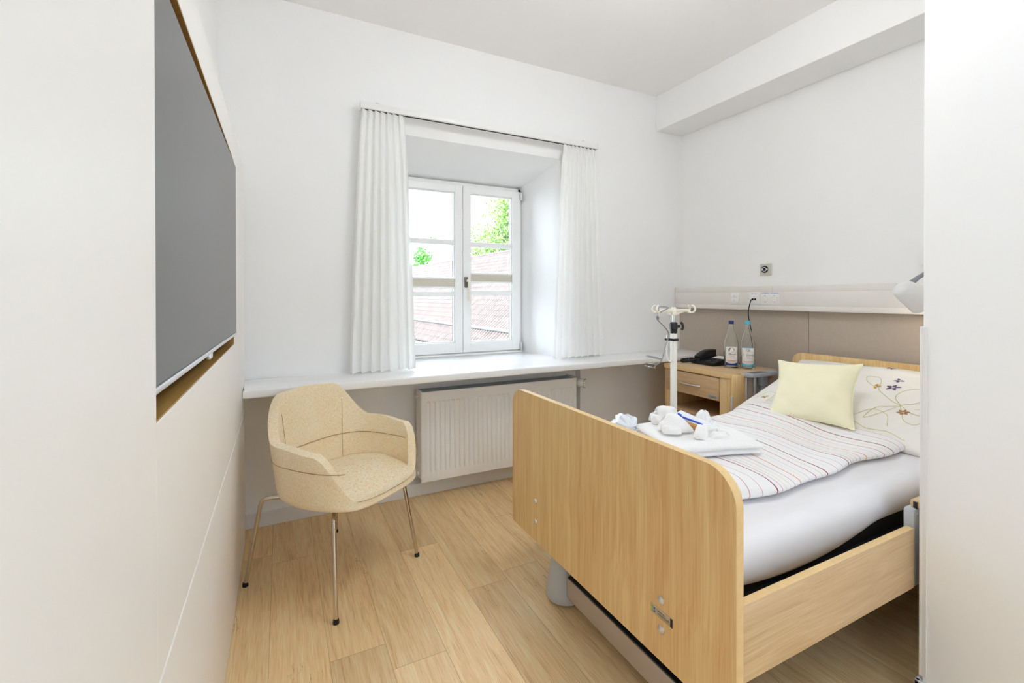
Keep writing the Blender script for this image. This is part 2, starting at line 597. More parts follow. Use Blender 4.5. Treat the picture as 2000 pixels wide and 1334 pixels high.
M['tile'] = plain('terracotta_tiles', (88, 75, 69), 0.85, var=0.25, scale=3)
M['plaster'] = plain('pale_plaster', (127, 127, 126), 0.9, var=0.02, scale=1)
M['gutter'] = plain('zinc_gutter', (70, 77, 83), 0.5, 0.3)
M['pipe'] = plain('pale_pipe', (99, 99, 101), 0.5, var=0.02)
M['ground'] = plain('pale_gravel', (135, 130, 121), 0.95, var=0.08, scale=1)
M['leaf'] = plain('spring_leaves', (127, 158, 82), 0.7, var=0.3, scale=2)
M['leaf2'] = plain('fresh_green_leaves', (83, 148, 55), 0.7, var=0.3, scale=2)
M['bark'] = plain('grey_bark', (119, 108, 99), 0.9, var=0.2)
M['lampshade'] = plain('white_lamp_shade', (226, 225, 224), 0.4, var=0.01)
M['lampgrey'] = plain('grey_gooseneck', (138, 142, 148), 0.5, var=0.02)
M['dispblue'] = plain('blue_label', (120, 176, 214), 0.5, var=0.02)

def tv_mat():
    m, nt, p = newmat('dark_satin_screen')
    p.inputs['Base Color'].default_value = (0.045, 0.045, 0.045, 1)
    p.inputs['Roughness'].default_value = 0.30
    p.inputs['IOR'].default_value = 1.9
    return m
M['screen'] = tv_mat()

# ------------------------------------------------------------------ room shell
X0, X1 = -0.283, 2.965          # left wall, right wall
YB = 2.78                        # window wall
ZC = 2.82                        # ceiling
YR = -1.7                        # wall behind the camera
PX, PY = 1.725, 0.68             # near partition: face and end
HX0, HX1, HZ0, HZ1 = 0.61, 1.785, 0.745, 2.20   # opening of the window recess
WX0, WX1, WZ0, WZ1, WY = 0.70, 1.69, 0.745, 2.065, 3.20
NX0, NX1, NY = 0.56, 1.955, 2.84 # shallow radiator niche

struct('floor', bx((X0 - .1, YR - .1, -0.1), (X1 + .1, YB + .25, 0)), M['floor'], 'oak-look vinyl plank floor')
struct('ceiling', bx((X0 - .1, YR - .1, ZC), (X1 + .1, YB + .6, ZC + .1)), M['ceil'], 'plain white ceiling')

def quad(bm, *p): return bm.faces.new([bm.verts.new(q) for q in p])
b = NB()
Y = YB
for (x0, x1, z0, z1) in [(X0 - .1, HX0, HZ0, ZC), (HX1, X1 + .1, HZ0, ZC), (HX0, HX1, HZ1, ZC),
                         (X0 - .1, NX0, 0, HZ0), (NX1, X1 + .1, 0, HZ0)]:
    quad(b, (x0, Y, z0), (x1, Y, z0), (x1, Y, z1), (x0, Y, z1))
# niche below the shelf
quad(b, (NX0, NY, 0), (NX1, NY, 0), (NX1, NY, HZ0), (NX0, NY, HZ0))
quad(b, (NX0, Y, 0), (NX0, NY, 0), (NX0, NY, HZ0), (NX0, Y, HZ0))
quad(b, (NX1, Y, 0), (NX1, NY, 0), (NX1, NY, HZ0), (NX1, Y, HZ0))
quad(b, (NX0, Y, HZ0), (NX1, Y, HZ0), (NX1, NY, HZ0), (NX0, NY, HZ0))
# splayed reveals
quad(b, (HX0, Y, HZ0), (WX0, WY + .06, HZ0), (WX0, WY + .06, WZ1), (HX0, Y, HZ1))
quad(b, (HX1, Y, HZ0), (WX1, WY + .06, HZ0), (WX1, WY + .06, WZ1), (HX1, Y, HZ1))
quad(b, (HX0, Y, HZ1), (WX0, WY + .06, WZ1), (WX1, WY + .06, WZ1), (HX1, Y, HZ1))
quad(b, (HX0, Y, HZ0), (HX1, Y, HZ0), (WX1, WY + .06, HZ0), (WX0, WY + .06, HZ0))
# outer skin of the thick wall
YO = 3.36
for (x0, x1, z0, z1) in [(X0 - .1, WX0, -.1, ZC + .1), (WX1, X1 + .1, -.1, ZC + .1), (WX0, WX1, WZ1, ZC + .1), (WX0, WX1, -.1, HZ0)]:
    quad(b, (x0, YO, z0), (x1, YO, z0), (x1, YO, z1), (x0, YO, z1))
for (xa, za, xb, zb) in [(WX0, HZ0, WX0, WZ1), (WX1, HZ0, WX1, WZ1), (WX0, WZ1, WX1, WZ1), (WX0, HZ0, WX1, HZ0)]:
    quad(b, (xa, WY + .06, za), (xa, YO, za), (xb, YO, zb), (xb, WY + .06, zb))
bmesh.ops.remove_doubles(b, verts=b.verts[:], dist=1e-5)
struct('wall_back', b, M['wall'], 'white window wall with deep splayed recess')
struct('wall_left', bx((X0 - .1, YR - .1, 0), (X0, YB, ZC)), M['wall'], 'white wall behind the media unit')
struct('wall_right', bx((X1, YR - .1, 0), (X1 + .1, YB, ZC)), M['wall'], 'white wall above the bed head')
struct('wall_rear', bx((X0, YR - .1, 0), (X1, YR, ZC)), M['wall'])
struct('wall_near_right', bx((PX, YR, 0), (X1, PY, ZC), 0.004), M['wall'], 'white partition at the right edge, beside the bed')
struct('trim_1', bx((2.687, PY, 2.543), (X1, YB, ZC), 0.004), M['wall'], 'white boxed beam under the ceiling above the bed head')

def skirting(name, a, b_, h=0.075):
    return struct(name, bx(a, (b_[0], b_[1], h), 0.003), M['skirt'])
skirting('baseboard_back', (-0.283, YB - .015, 0), (X1, YB + .055, 0))
b = NB(); box(b, (PX - .014, YR, 0), (PX, PY + .014, .062), .003); box(b, (PX - .014, PY, 0), (X1, PY + .014, .062), .003)
struct('baseboard_near_right', b, M['skirt'], 'low white skirting around the partition end')
b = NB(); box(b, (PX - .003, PY - .012, .075), (PX, PY + .004, 1.128), .001); box(b, (PX - .004, PY, .075), (PX + .03, PY + .006, 1.128), .001)
struct('trim_2', b, M['skirt'], 'thin corner guard on the partition edge')

# ------------------------------------------------------------------ window
win = thing('window_1', 'white two-sash casement window in the splayed recess', 'window', (1.195, 3.2, HZ0), kind='structure')
b = NB()
fz0, fz1 = 0.787, 2.062
FY0, FY1 = 3.205, 3.27
box(b, (WX0, FY0, fz0), (.737, FY1, fz1), .004); box(b, (1.660, FY0, fz0), (WX1, FY1, fz1), .004)
box(b, (WX0, FY0, 2.035), (WX1, FY1, fz1), .004); box(b, (WX0, FY0, fz0), (WX1, FY1, .808), .004)
obj('window_frame', b, M['white'], win)
def sash(x0, x1, gx0, gx1, gz0, gz1, bars, blind):
    s = obj('sash', NB(), M['white'], win)
    b = NB()
    y0, y1 = 3.185, 3.25
    z0, z1 = .806, 2.037
    box(b, (x0, y0, z0), (gx0, y1, z1), .005); box(b, (gx1, y0, z0), (x1, y1, z1), .005)
    box(b, (gx0 - .004, y0 + .001, z0), (gx1 + .004, y1, gz0), .005); box(b, (gx0 - .004, y0 + .001, gz1), (gx1 + .004, y1, z1), .005)
    # rounded glazing bead around the pane
    for (a, c) in [((gx0 - .002, 3.2, gz0), (gx0 + .008, 3.22, gz1)), ((gx1 - .008, 3.2, gz0), (gx1 + .002, 3.22, gz1)),
                   ((gx0, 3.2, gz0 - .002), (gx1, 3.22, gz0 + .008)), ((gx0, 3.2, gz1 - .008), (gx1, 3.22, gz1 + .002))]:
        box(b, a, c, .003)
    b.transform(WM[win].inverted())
    me = bpy.data.meshes.new('sash'); bmesh.ops.recalc_face_normals(b, faces=b.faces[:]); b.to_mesh(me); b.free(); me.materials.append(M['white']); s.data = me
    obj('pane', bx((gx0 - .003, 3.226, gz0 - .003), (gx1 + .003, 3.230, gz1 + .003)), M['pane'], s)
    obj('pane', bx((gx0 - .003, 3.242, gz0 - .003), (gx1 + .003, 3.246, gz1 + .003)), M['pane'], s)
    bb = NB(); box(bb, (gx0, 3.234, gz0), (gx0 + .006, 3.238, gz1)); box(bb, (gx1 - .006, 3.234, gz0), (gx1, 3.238, gz1))
    obj('spacer_bar', bb, M['bronze'], s, label='dark spacer between the panes')
    for z in bars:
        q = NB(); box(q, (gx0, 3.198, z - .019), (gx1, 3.225, z + .019), .006); box(q, (gx0, 3.247, z - .015), (gx1, 3.256, z + .015), .003)
        obj('glazing_bar', q, M['white'], s)
    za, zb = blind
    q = NB(); box(q, (gx0, 3.186, zb - .014), (gx1, 3.205, zb), .004); box(q, (gx0, 3.186, za), (gx1, 3.205, za + .014), .004)
    obj('blind_rail', q, M['white'], s)
    q = NB()
    n = 8
    for k in range(n):
        h = (zb - za - .028) / n
        z = za + .014 + h * k
        q2 = NB(); box(q2, (gx0 + .002, 3.188, z), (gx1 - .002, 3.203, z + h * .86), .0015); merge(q, q2)
    obj('pleated_blind', q, M['blind'], s, label='folded beige pleated blind')
    return s
sash(.728, 1.196, .795, 1.137, .884, 1.982, [1.617, 1.240], (1.279, 1.361))
s2 = sash(1.1985, 1.671, 1.261, 1.604, .882, 1.986, [1.609, 1.249], (1.320, 1.400))
b = NB(); box(b, (1.207, 3.175, 1.285), (1.233, 3.186, 1.365), .004)
lathe(b, [(.009, 0), (.009, .03)], (1.22, 3.15, 1.335), 16, zto((0, 1, 0)))
obj('handle_plate', b, M['bronze'], s2, label='bronze handle plate')
b = NB(); tube(b, catmull([(1.212, 3.146, 1.338), (1.226, 3.142, 1.330), (1.229, 3.142, 1.29), (1.231, 3.144, 1.19)], 6), lambda t: .009 - .001 * t, 10)
obj('handle', b, M['handle'], s2, label='cream lever handle pointing down')
for z in (.83, 2.0):
    b = NB(); lathe(b, [(.007, -.03), (.008, -.028), (.008, .028), (.007, .03)], (1.677, 3.178, z), 12); box(b, (1.672, 3.176, z - .02), (1.684, 3.206, z + .02), .002)
    obj('hinge', b, M['steel'], win)
# window ledge strip under the frame
b = bx((WX0 - .01, 3.175, .785), (WX1, 3.215, .8), .003)
obj('frame_sill', b, M['white'], win)

# continuous shelf that runs along the wall and into the recess
b = NB()
t0, t1 = 0.745, 0.785
pts = [(-.16, 2.455), (X1, 2.455), (X1, YB), (HX1, YB), (WX1, 3.26), (WX0, 3.26), (HX0, YB), (X0, YB), (X0, 2.63), (-.16, 2.63)]
extrude_poly(b, [(x, y, t0) for x, y in pts], (0, 0, t1 - t0), .008, 3)
single('window_shelf', b, M['shelf'], 'long white shelf under the window running wall to wall', 'shelf')

# ------------------------------------------------------------------ curtain rail and curtains
rl = thing('curtain_rail', 'slim white curtain rail above the window recess', 'curtain rail', (1.22, 2.72, 2.3))
b = NB(); box(b, (.405, 2.688, 2.283), (2.045, 2.735, 2.318), .004)
obj('track', b, M['white'], rl)
b = NB(); box(b, (.415, 2.702, 2.279), (2.035, 2.708, 2.2835))
obj('track_slot', b, M['rubber'], rl, label='dark slot under the rail')
for x in (.50, 1.93):
    b = NB(); box(b, (x - .012, 2.73, 2.292), (x + .012, YB, 2.314), .003); lathe(b, [(.012, 0), (.012, .008), (.009, .012)], (x, 2.70, 2.318), 16)
    obj('bracket', b, M['white'], rl)
for x in (.402, 2.043):
    obj('end_cap', bx((x, 2.686, 2.281), (x + .006, 2.737, 2.320), .002), M['white'], rl)

def curtain(label, tx0, tx1, bx0, bx1, npl, seed):
    rnd = random.Random(seed)
    ph = [rnd.uniform(-.5, .5) for _ in range(npl + 3)]
    am = [rnd.uniform(.6, 1.25) for _ in range(npl + 3)]
    ztop, zbot = 2.276, .793
    def f(u, v):
        zz = ztop + (zbot - ztop) * v
        sp = v ** .75
        x0 = tx0 + (bx0 - tx0) * sp; x1 = tx1 + (bx1 - tx1) * sp
        k = u * npl
        i = int(k); fr = k - i
        a = am[i] * (1 - fr) + am[i + 1] * fr
        p = ph[i] * (1 - fr) + ph[i + 1] * fr
        fine = sin(u * npl * 2 * 2 * pi) * .005 * max(0, 1 - v * 8)
        amp = (.006 + .008 * min(1, v * 2)) * a
        y = 2.706 - amp * sin(2 * pi * k + p * min(1, v * 4) * 2) - fine - .012 * v
        x = x0 + (x1 - x0) * u + .006 * v * cos(2 * pi * k + p)
        return Vector((x, y, zz + .006 * v * sin(2 * pi * k + 1)))
    c = thing('curtain', label, 'curtain', ((tx0 + tx1) / 2, 2.7, .8), group=None)
    b = NB(); grid(b, f, npl * 12, 40)
    o = obj('curtain_panel', b, M['sheer'], c, angle=180)
    # gathered heading tape with a frill
    def h(u, v):
        p = f(u, 0)
        return Vector((p.x, p.y - .004 - .003 * sin(u * npl * 6 * pi), 2.281 - .048 * v))
    b = NB(); grid(b, h, npl * 14, 3)
    obj('heading_tape', b, M['sheer'], c, angle=180)
    def hem(u, v):
        p = f(u, 1 - .016 * (1 - v))
        return p + Vector((0, -.0012, 0))
    b = NB(); grid(b, hem, npl * 12, 2)
    obj('hem', b, M['sheer'], c, angle=180)
    return c
curtain('sheer white curtain left of the window', .412, .652, .335, .705, 7, 3)
curtain('sheer white curtain right of the window', 1.765, 2.030, 1.665, 2.095, 8, 11)

# ------------------------------------------------------------------ radiator
rad = thing('radiator', 'white ribbed panel radiator under the window shelf', 'radiator', (1.29, 2.72, .12))
RX0, RX1, RZ0, RZ1, RY = .738, 1.848, .112, .652, 2.668
b = NB()
nrib = 34
prof = []
def ribz(x):
    k = (x - (RX0 + .03)) / ((RX1 - RX0 - .06)) * nrib
    fr = k - math.floor(k)
    if x < RX0 + .03 or x > RX1 - .03: return 0
    s_ = min(1, max(0, (0.5 - abs(fr - .5) - .12) / .10))
    return .006 * s_
xs = [RX0, RX0 + .006, RX0 + .02]
n = nrib * 10
xs += [RX0 + .03 + (RX1 - RX0 - .06) * i / n for i in range(n + 1)] + [RX1 - .02, RX1 - .006, RX1]
zs = [RZ0, RZ0 + .004, RZ0 + .058, RZ0 + .072, RZ1 - .068, RZ1 - .058, RZ1 - .004, RZ1]
V = []
for x in xs:
    row = []
    for j, z in enumerate(zs):
        d = ribz(x) if 3 <= j <= 4 else 0
        e = .004 if (x in (RX0, RX1) or j in (0, 7)) else 0
        row.append(b.verts.new((x, RY + d + e, z)))
    V.append(row)
for i in range(len(xs) - 1):
    for j in range(7): b.faces.new((V[i][j], V[i + 1][j], V[i + 1][j + 1], V[i][j + 1]))
box(b, (RX0 + .002, RY + .010, RZ0 + .001), (RX1 - .002, RY + .016, RZ1 - .001), .002)
obj('front_panel', b, M['radi'], rad, angle=25)
b = NB(); box(b, (RX0 + .01, RY + .095, RZ0 + .01), (RX1 - .01, RY + .110, RZ1 - .01), .003)
obj('rear_panel', b, M['radi'], rad)
for x, in ((RX0,), (RX1 - .012,)):
    obj('side_cover', bx((x, RY + .014, RZ0 + .02), (x + .012, RY + .112, RZ1 + .002), .003), M['radi'], rad)
b = NB()
for k in range(56):
    x = RX0 + .014 + (RX1 - RX0 - .028) * k / 55
    for j in range(5):
        y = RY + .02 + .019 * j
        box(b, (x - .0065 + .004 * (j % 2), y - .004, RZ1 - .006), (x + .0025 + .004 * (j % 2), y + .004, RZ1 - .002))
for j in range(6):
    y = RY + .012 + .019 * j
    box(b, (RX0 + .012, y - .0025, RZ1 - .008), (RX1 - .012, y + .0025, RZ1))
obj('top_grille', b, M['grey_steel'], rad, smooth=False, label='grey perforated top grille')
b = NB()
for k in range(60):
    x = RX0 + .02 + (RX1 - RX0 - .04) * k / 59
    box(b, (x - .001, RY + .02, RZ0 + .03), (x + .001, RY + .092, RZ1 - .02))
obj('convector_fins', b, M['grey_steel'], rad, smooth=False)
b = NB(); lathe(b, [(.009, 0), (.009, .012), (.006, .014), (.006, .022), (.003, .024)], (RX0 - .022, RY + .045, RZ1 - .03), 12, zto((1, 0, 0)))
obj('bleed_valve', b, M['steel'], rad)
b = NB(); lathe(b, [(.010, 0), (.012, .003), (.012, .012)], (RX0 - .011, RY + .05, RZ0 + .045), 14, zto((1, 0, 0)))
obj('plug', b, M['white'], rad)
b = NB(); tube(b, catmull([(RX1 + .03, NY, .640), (RX1 + .03, RY + .09, .640), (RX1 + .032, RY + .055, .634), (RX1 + .028, RY + .05, .615), (RX1 - .004, RY + .05, .61)], 6), .009, 12)
lathe(b, [(.013, -.014), (.013, .014)], (RX1 + .03, RY + .05, .612), 12, zto((0, 1, 0)))
pv = obj('valve', b, M['steel'], rad)
b = NB(); lathe(b, [(.014, 0), (.025, .006), (.030, .016), (.030, .056), (.027, .066), (.015, .071), (0, .072)], (RX1 + .03, RY + .042, .612), 24, zto((.55, -.82, -.05)))
kn = obj('thermostat_knob', b, M['white'], pv, label='white thermostat knob')
b = NB()
d = Vector((.55, -.82, -.05)).normalized(); mm = zto(d)
for k in range(14):
    a = 2 * pi * k / 14
    c = Vector((RX1 + .03, RY + .042, .612)) + mm @ Vector((.0297 * cos(a), .0297 * sin(a), .055))
    tube(b, [c, c + d * .009], .0018, 6)
obj('knob_slot', b, M['ink'], pv)
for x in (RX0 + .2, RX1 - .2):
    obj('wall_bracket', bx((x, RY + .108, RZ0 + .06), (x + .03, NY, RZ1 - .06), .002), M['radi'], rad)

# ------------------------------------------------------------------ media unit and television on the left
CX = -.162
unit = thing('media_unit', 'white floor-standing media wall unit with an oak-lined television niche', 'cabinet', (CX, 1.0, 0))
CY0, CY1, CZ1 = YR + .002, 2.612, 1.857
NY0, NY1, NZ0, NZ1 = .827, 2.072, 1.036, 1.747
b = NB()
xb = X0 + .001
box(b, (xb, CY0, .65), (CX, NY0, CZ1), .0015)
box(b, (xb, NY1, .65), (CX, CY1, CZ1), .0015)
box(b, (xb, NY0 - .001, .65), (CX, NY1 + .001, NZ0), .0015)
box(b, (xb, NY0 - .001, NZ1), (CX, NY1 + .001, CZ1), .0015)
obj('upper_panel', b, M['panel'], unit, smooth=False)
obj('lower_panel', bx((xb, CY0, .002), (CX, CY1, .644), .0015), M['panel'], unit, smooth=False)
obj('groove_strip', bx((xb, CY0, .643), (CX - .004, CY1 - .002, .651)), M['white'], unit, smooth=False, label='thin pale joint line')
b = NB(); e = .003
box(b, (xb + .002, NY0, NZ0), (CX - .001, NY1, NZ0 + e)); box(b, (xb + .002, NY0, NZ1 - e), (CX - .001, NY1, NZ1))
box(b, (xb + .002, NY0, NZ0), (CX - .001, NY0 + e, NZ1)); box(b, (xb + .002, NY1 - e, NZ0), (CX - .001, NY1, NZ1))
box(b, (xb + .001, NY0, NZ0), (xb + .004, NY1, NZ1))
obj('niche_lining', b, M['niche_oak'], unit, smooth=False, label='oak lining of the television niche')

tv = thing('television', 'large flat-screen television in the oak niche of the white unit', 'television', (-.2, 1.42, 1.1))
# screen swings out a little at its far end
p_near = Vector((-.1675, .832, 0)); p_far = Vector((-.1545, 2.066, 0))
dirv = (p_far - p_near).normalized(); nrm = Vector((dirv.y, -dirv.x, 0))
TZ0, TZ1 = 1.078, 1.724
Lw = (p_far - p_near).length
MT = frame(p_near, dirv, (0, 0, 1))   # local x along the width, y up, z = outward normal
MT = frame(p_near, dirv, (0, 0, 1))
if (MT.to_3x3() @ Vector((0, 0, 1))).dot(nrm) < 0: zs_ = -1
else: zs_ = 1
def tvbox(a, c, bev=0.0):
    q = NB(); box(q, (a[0], a[1], a[2] * zs_), (c[0], c[1], c[2] * zs_), bev, 2, MT); return q
obj('screen', tvbox((.004, TZ0 + .008, -.002), (Lw - .004, TZ1 - .004, .0)), M['screen'], tv, smooth=False)
obj('bezel', tvbox((0, TZ0, -.012), (Lw, TZ1, -.0015), .0015), M['black'], tv)
obj('lower_trim', tvbox((0, TZ0 - .004, -.010), (Lw, TZ0 + .006, .002), .001), M['alu'], tv, label='silver strip along the lower edge')
obj('rear_housing', tvbox((.2, TZ0 + .05, -.035), (Lw - .2, TZ1 - .1, -.011), .004), M['black'], tv)
obj('sensor_tab', tvbox((.56, TZ0 - .018, -.010), (.60, TZ0 - .003, .001), .002), M['alu'], tv, label='small silver sensor tab')
b = NB(); tube(b, catmull([(-.215, 1.55, 1.10), (-.21, 1.62, 1.06), (-.205, 1.70, 1.052), (-.215, 1.78, 1.06), (-.24, 1.80, 1.12)], 8), .006, 8)
single('power_cable', b, M['black'], 'short black cable under the television in the niche', 'cable')

# ------------------------------------------------------------------ armchair
chair = thing('armchair', 'beige linen shell armchair on four chrome legs by the shelf', 'chair', (.215, 2.177, 0), radians(-52))
SH = .0
def sm(a, c, t):
    t = min(1, max(0, (t - a) / (c - a))); return t * t * (3 - 2 * t)
def rim(th):
    """rim height by angle from the front (0) to the back (180), in degrees."""
    t = abs(th)
    h = .418
    h += (.612 - .418) * sm(36, 66, t)
    h += .015 * sm(66, 100, t)
    h += (.795 - .627) * sm(112, 152, t)
    h += .008 * sm(152, 180, t)
    return h
def plan(th):
    """outline radius of the shell at seat level."""
    a = radians(th)
    c_, s_ = cos(a), sin(a)
    n_ = 3.2 if c_ > 0 else 2.7
    rx, ry = (.262 if c_ > 0 else .232), .262
    return 1.0 / ((abs(c_) / rx) ** n_ + (abs(s_) / ry) ** n_) ** (1 / n_)
SX, SY = .050, .016
def shell_pt(th, t):
    a = radians(th)
    R = plan(th)
    d = Vector((cos(a), sin(a), 0))
    h = rim(th)
    back = sm(100, 170, abs(th))
    if t < .35:
        k = t / .35
        r = R * (.0 + .90 * k)
        return d * r + Vector((SX, SY, .372 + .012 * k ** 3 + .012 * max(0, d.x) * k))
    k = (t - .35) / .65
    z0 = .384 + .012 * max(0, d.x)
    # corner turn then the wall leaning outwards
    turn = min(1, k / .22)
    lean = (.13 - .03 * back)
    z = z0 + (h - z0) * (k ** 1.25)
    r = R * (.90 + .10 * sin(turn * pi / 2)) + lean * max(0, z - .42)
    if abs(th) < 60:
        r -= .012 * (1 - sm(30, 60, abs(th))) * k
    # arms pull in slightly at their front end
    p = d * r
    arm = sm(40, 70, abs(th)) * (1 - sm(95, 130, abs(th)))
    p.x += -.010 * arm * k + SX
    p.y += SY
    p.z = z
    return p
b = NB()
NT, NR = 72, 22
V = []
for i in range(NT):
    th = -180 + 360 * i / NT
    V.append([b.verts.new(shell_pt(th, j / NR)) for j in range(1, NR + 1)])
c0 = b.verts.new((SX, SY, .372))
for i in range(NT):
    A, B = V[i], V[(i + 1) % NT]
    b.faces.new((c0, A[0], B[0]))
    for j in range(NR - 1): b.faces.new((A[j], A[j + 1], B[j + 1], B[j]))
sh = obj('shell', b, M['linen'], chair, local=True, angle=180, label='upholstered shell with wrap-around arms')
mod_solid(sh, .037, -.7)

bv = sh.modifiers.new('b', 'BEVEL'); bv.width = .015; bv.segments = 3; bv.limit_method = 'ANGLE'; bv.angle_limit = radians(50)
# seat pad filling the bottom of the shell
b = NB()
V = []
for i in range(NT):
    th = -180 + 360 * i / NT
    a = radians(th); R = plan(th)
    fr = 1 - sm(30, 62, abs(th))
    rr = []
    for j in range(11):
        k = j / 10
        r = (R * (.885 + .105 * fr)) * min(1, k * 1.06)
        z = .458 + .006 * cos(k * pi / 2) - .030 * max(0, cos(a)) * k * k - .04 * max(0, -cos(a)) * k * .6
        if k > .9: z -= .012
        rr.append(b.verts.new((r * cos(a) + SX, r * sin(a) + SY, z)))
    r = R * (.90 + .10 * fr); rr.append(b.verts.new((r * cos(a) + SX, r * sin(a) + SY, .428 - .004 * fr)))
    r = R * .86; rr.append(b.verts.new((r * cos(a) + SX, r * sin(a) + SY, .398)))
    V.append(rr)
for i in range(NT):
    A, B = V[i], V[(i + 1) % NT]
    for j in range(len(A) - 1): b.faces.new((A[j], A[j + 1], B[j + 1], B[j]))
b.faces.new([v[-1] for v in V][::-1])
bmesh.ops.remove_doubles(b, verts=b.verts[:], dist=1e-6)
obj('seat_pad', b, M['linen'], chair, local=True, angle=180)
# stitched seams
def wall_at(th, z, off):
    lo, hi = .35, 1.0
    for _ in range(24):
        mid = (lo + hi) / 2
        if shell_pt(th, mid).z < z: lo = mid
        else: hi = mid
    p = shell_pt(th, lo); d = Vector((cos(radians(th)), sin(radians(th)), 0))
    return p + d * off
b = NB()
for off in (-.0345, .0098):
    pts = [wall_at(th, .548, off) for th in (range(58, 303, 4) if off < 0 else range(46, 315, 4))]
    tube(b, pts, .0016, 6)
for sgn in (1, -1):
    pts = [wall_at(sgn * 140, z, -.0345) for z in [.44 + .012 * k for k in range(int((rim(140) - .46) / .012))]]
    tube(b, pts, .0008, 6)
obj('seam', b, M['seam'], chair, local=True)
# chrome legs: out from under the seat, bend, then splay down to the floor
for sx, sy in ((1, 1), (1, -1), (-1, 1), (-1, -1)):
    fx, fy = .258 * sx, .246 * sy
    tx, ty = .205 * sx, .205 * sy
    pts = [(.06 * sx, .06 * sy, .362), (.15 * sx, .15 * sy, .362), (tx * .92, ty * .92, .362), (tx, ty, .355), (tx + .007 * sx, ty + .006 * sy, .335)]
    pts = catmull(pts, 6) + [Vector((fx, fy, .008))]
    b = NB(); tube(b, pts, .0085, 14)
    lg = obj('leg', b, M['chrome'], chair, local=True, angle=60)
    b = NB(); lathe(b, [(.008, 0), (.0115, .001), (.0115, .010), (.0095, .018)], (fx, fy, 0), 16)
    obj('foot_cap', b, M['rubber'], lg, local=True, label='black rubber foot cap')
b = NB(); box(b, (-.12, -.12, .352), (.12, .12, .372), .006)
obj('seat_bracket', b, M['black'], chair, local=True)

# ------------------------------------------------------------------ care bed
FX = .91
BY0, BY1 = .692, 1.806
bed = thing('care_bed', 'care bed with an oak footboard and headboard', 'bed', (1.9, 1.25, 0))
def board(x0, th, y0, y1, z0, z1, radii, bev):
    b = NB()
    o = rrect(y0, z0, y1, z1, radii, 10)
    extrude_poly(b, [(x0, y, z) for y, z in o], (th, 0, 0), bev, 3, None)
    return b
def two_tone(b, axis):
    """edge band on faces that do not look along the given axis."""
    b.normal_update()
    for f in b.faces:
        f.material_index = 0 if abs(f.normal[axis]) > .9 else 1
    return b
fb = obj('footboard', two_tone(board(FX, .024, BY0, BY1, .238, .822, (.012, .012, .075, .085), .0035), 0), [M['oak_v'], M['oak_edge']], bed)
hb = obj('headboard', two_tone(board(2.868, .024, BY0, 1.788, .25, .871, (.012, .012, .06, .06), .0035), 0), [M['oak_v'], M['oak_edge']], bed)
for (y, z, r) in ((1.600, .400, .0095), (1.600, .318, .0095), (.9195, .404, .0115), (.9195, .325, .0115)):
    b = NB(); lathe(b, [(r, 0), (r * .95, .003), (r * .6, .006), (0, .007)], (FX, y, z), 20, zto((-1, 0, 0)))
    obj('bolt', b, M['steel'], fb, label='domed steel bolt head')
py0, py1, pz = .958, .878, .3655
pl = obj('maker_plate', bx((FX - .0015, py1, pz - .012), (FX + .001, py0, pz + .012), .0005), M['plate'], bed, label='small printed maker plate')
def ptext(txt, size, yy, zz, mat, shear=0, name='lettering'):
    return obj(name, text_bm(txt, size, frame((FX - .0019, yy, zz), (0, -1, 0), (0, 0, 1)), shear), mat, pl, smooth=False)
ptext('wissner', .0095, .918, pz + .005, M['ink'])
ptext('bosserhoff', .0095, .911, pz - .0025, M['ink'])
ptext('wissner-bosserhoff', .0032, .909, pz - .0092, M['ink'])
for (yy, zz, mt) in ((.951, pz + .005, 'greenink'), (.951, pz - .003, 'greenink'), (.9435, pz + .0035, 'blueink'), (.9435, pz - .0045, 'blueink')):
    b = NB(); lathe(b, [(.0030, 0), (.0030, .0005)], (FX - .0021, yy, zz), 14, zto((1, 0, 0)))
    obj('colour_dot', b, M[mt], pl)
obj('dark_field', bx((FX - .0021, py1 + .0005, pz - .0115), (FX - .0012, py1 + .008, pz + .0115)), M['rubber'], pl)
# side panels
def sidepanel(x0, x1, z0, z1, y0, y1):
    b = NB(); box(b, (x0, y0, z0), (x1, y1, z1), .003)
    b.normal_update()
    for f in b.faces: f.material_index = 0 if abs(f.normal.y) > .9 else 1
    return b
obj('side_panel', sidepanel(FX + .024, 1.729, .328, .511, .700, .722), [M['oak_x'], M['oak_edge']], bed)
obj('side_panel', sidepanel(FX + .024, 2.868, .328, .511, 1.770, 1.792), [M['oak_x'], M['oak_edge']], bed)
obj('side_panel', sidepanel(1.80, 2.868, .375, .555, .700, .722), [M['oak_x'], M['oak_edge']], bed)
obj('guard_rail', bx((1.757, .698, .562), (2.868, .724, .585), .004), M['oak_x'], bed, label='oak grab rail behind the partition')
b = NB(); box(b, (1.738, .704, .322), (1.792, .735, .562), .008)
gp = obj('guide_post', b, M['castor'], bed, label='grey guide post in the middle of the side')
b = NB(); lathe(b, [(.006, 0), (.006, .002)], (1.755, .704, .545), 12, zto((0, -1, 0)))
obj('screw', b, M['steel'], gp)
b = NB(); lathe(b, [(.010, 0), (.010, .02)], (1.765, .71, .562), 12)
obj('rail_support', b, M['black'], gp)
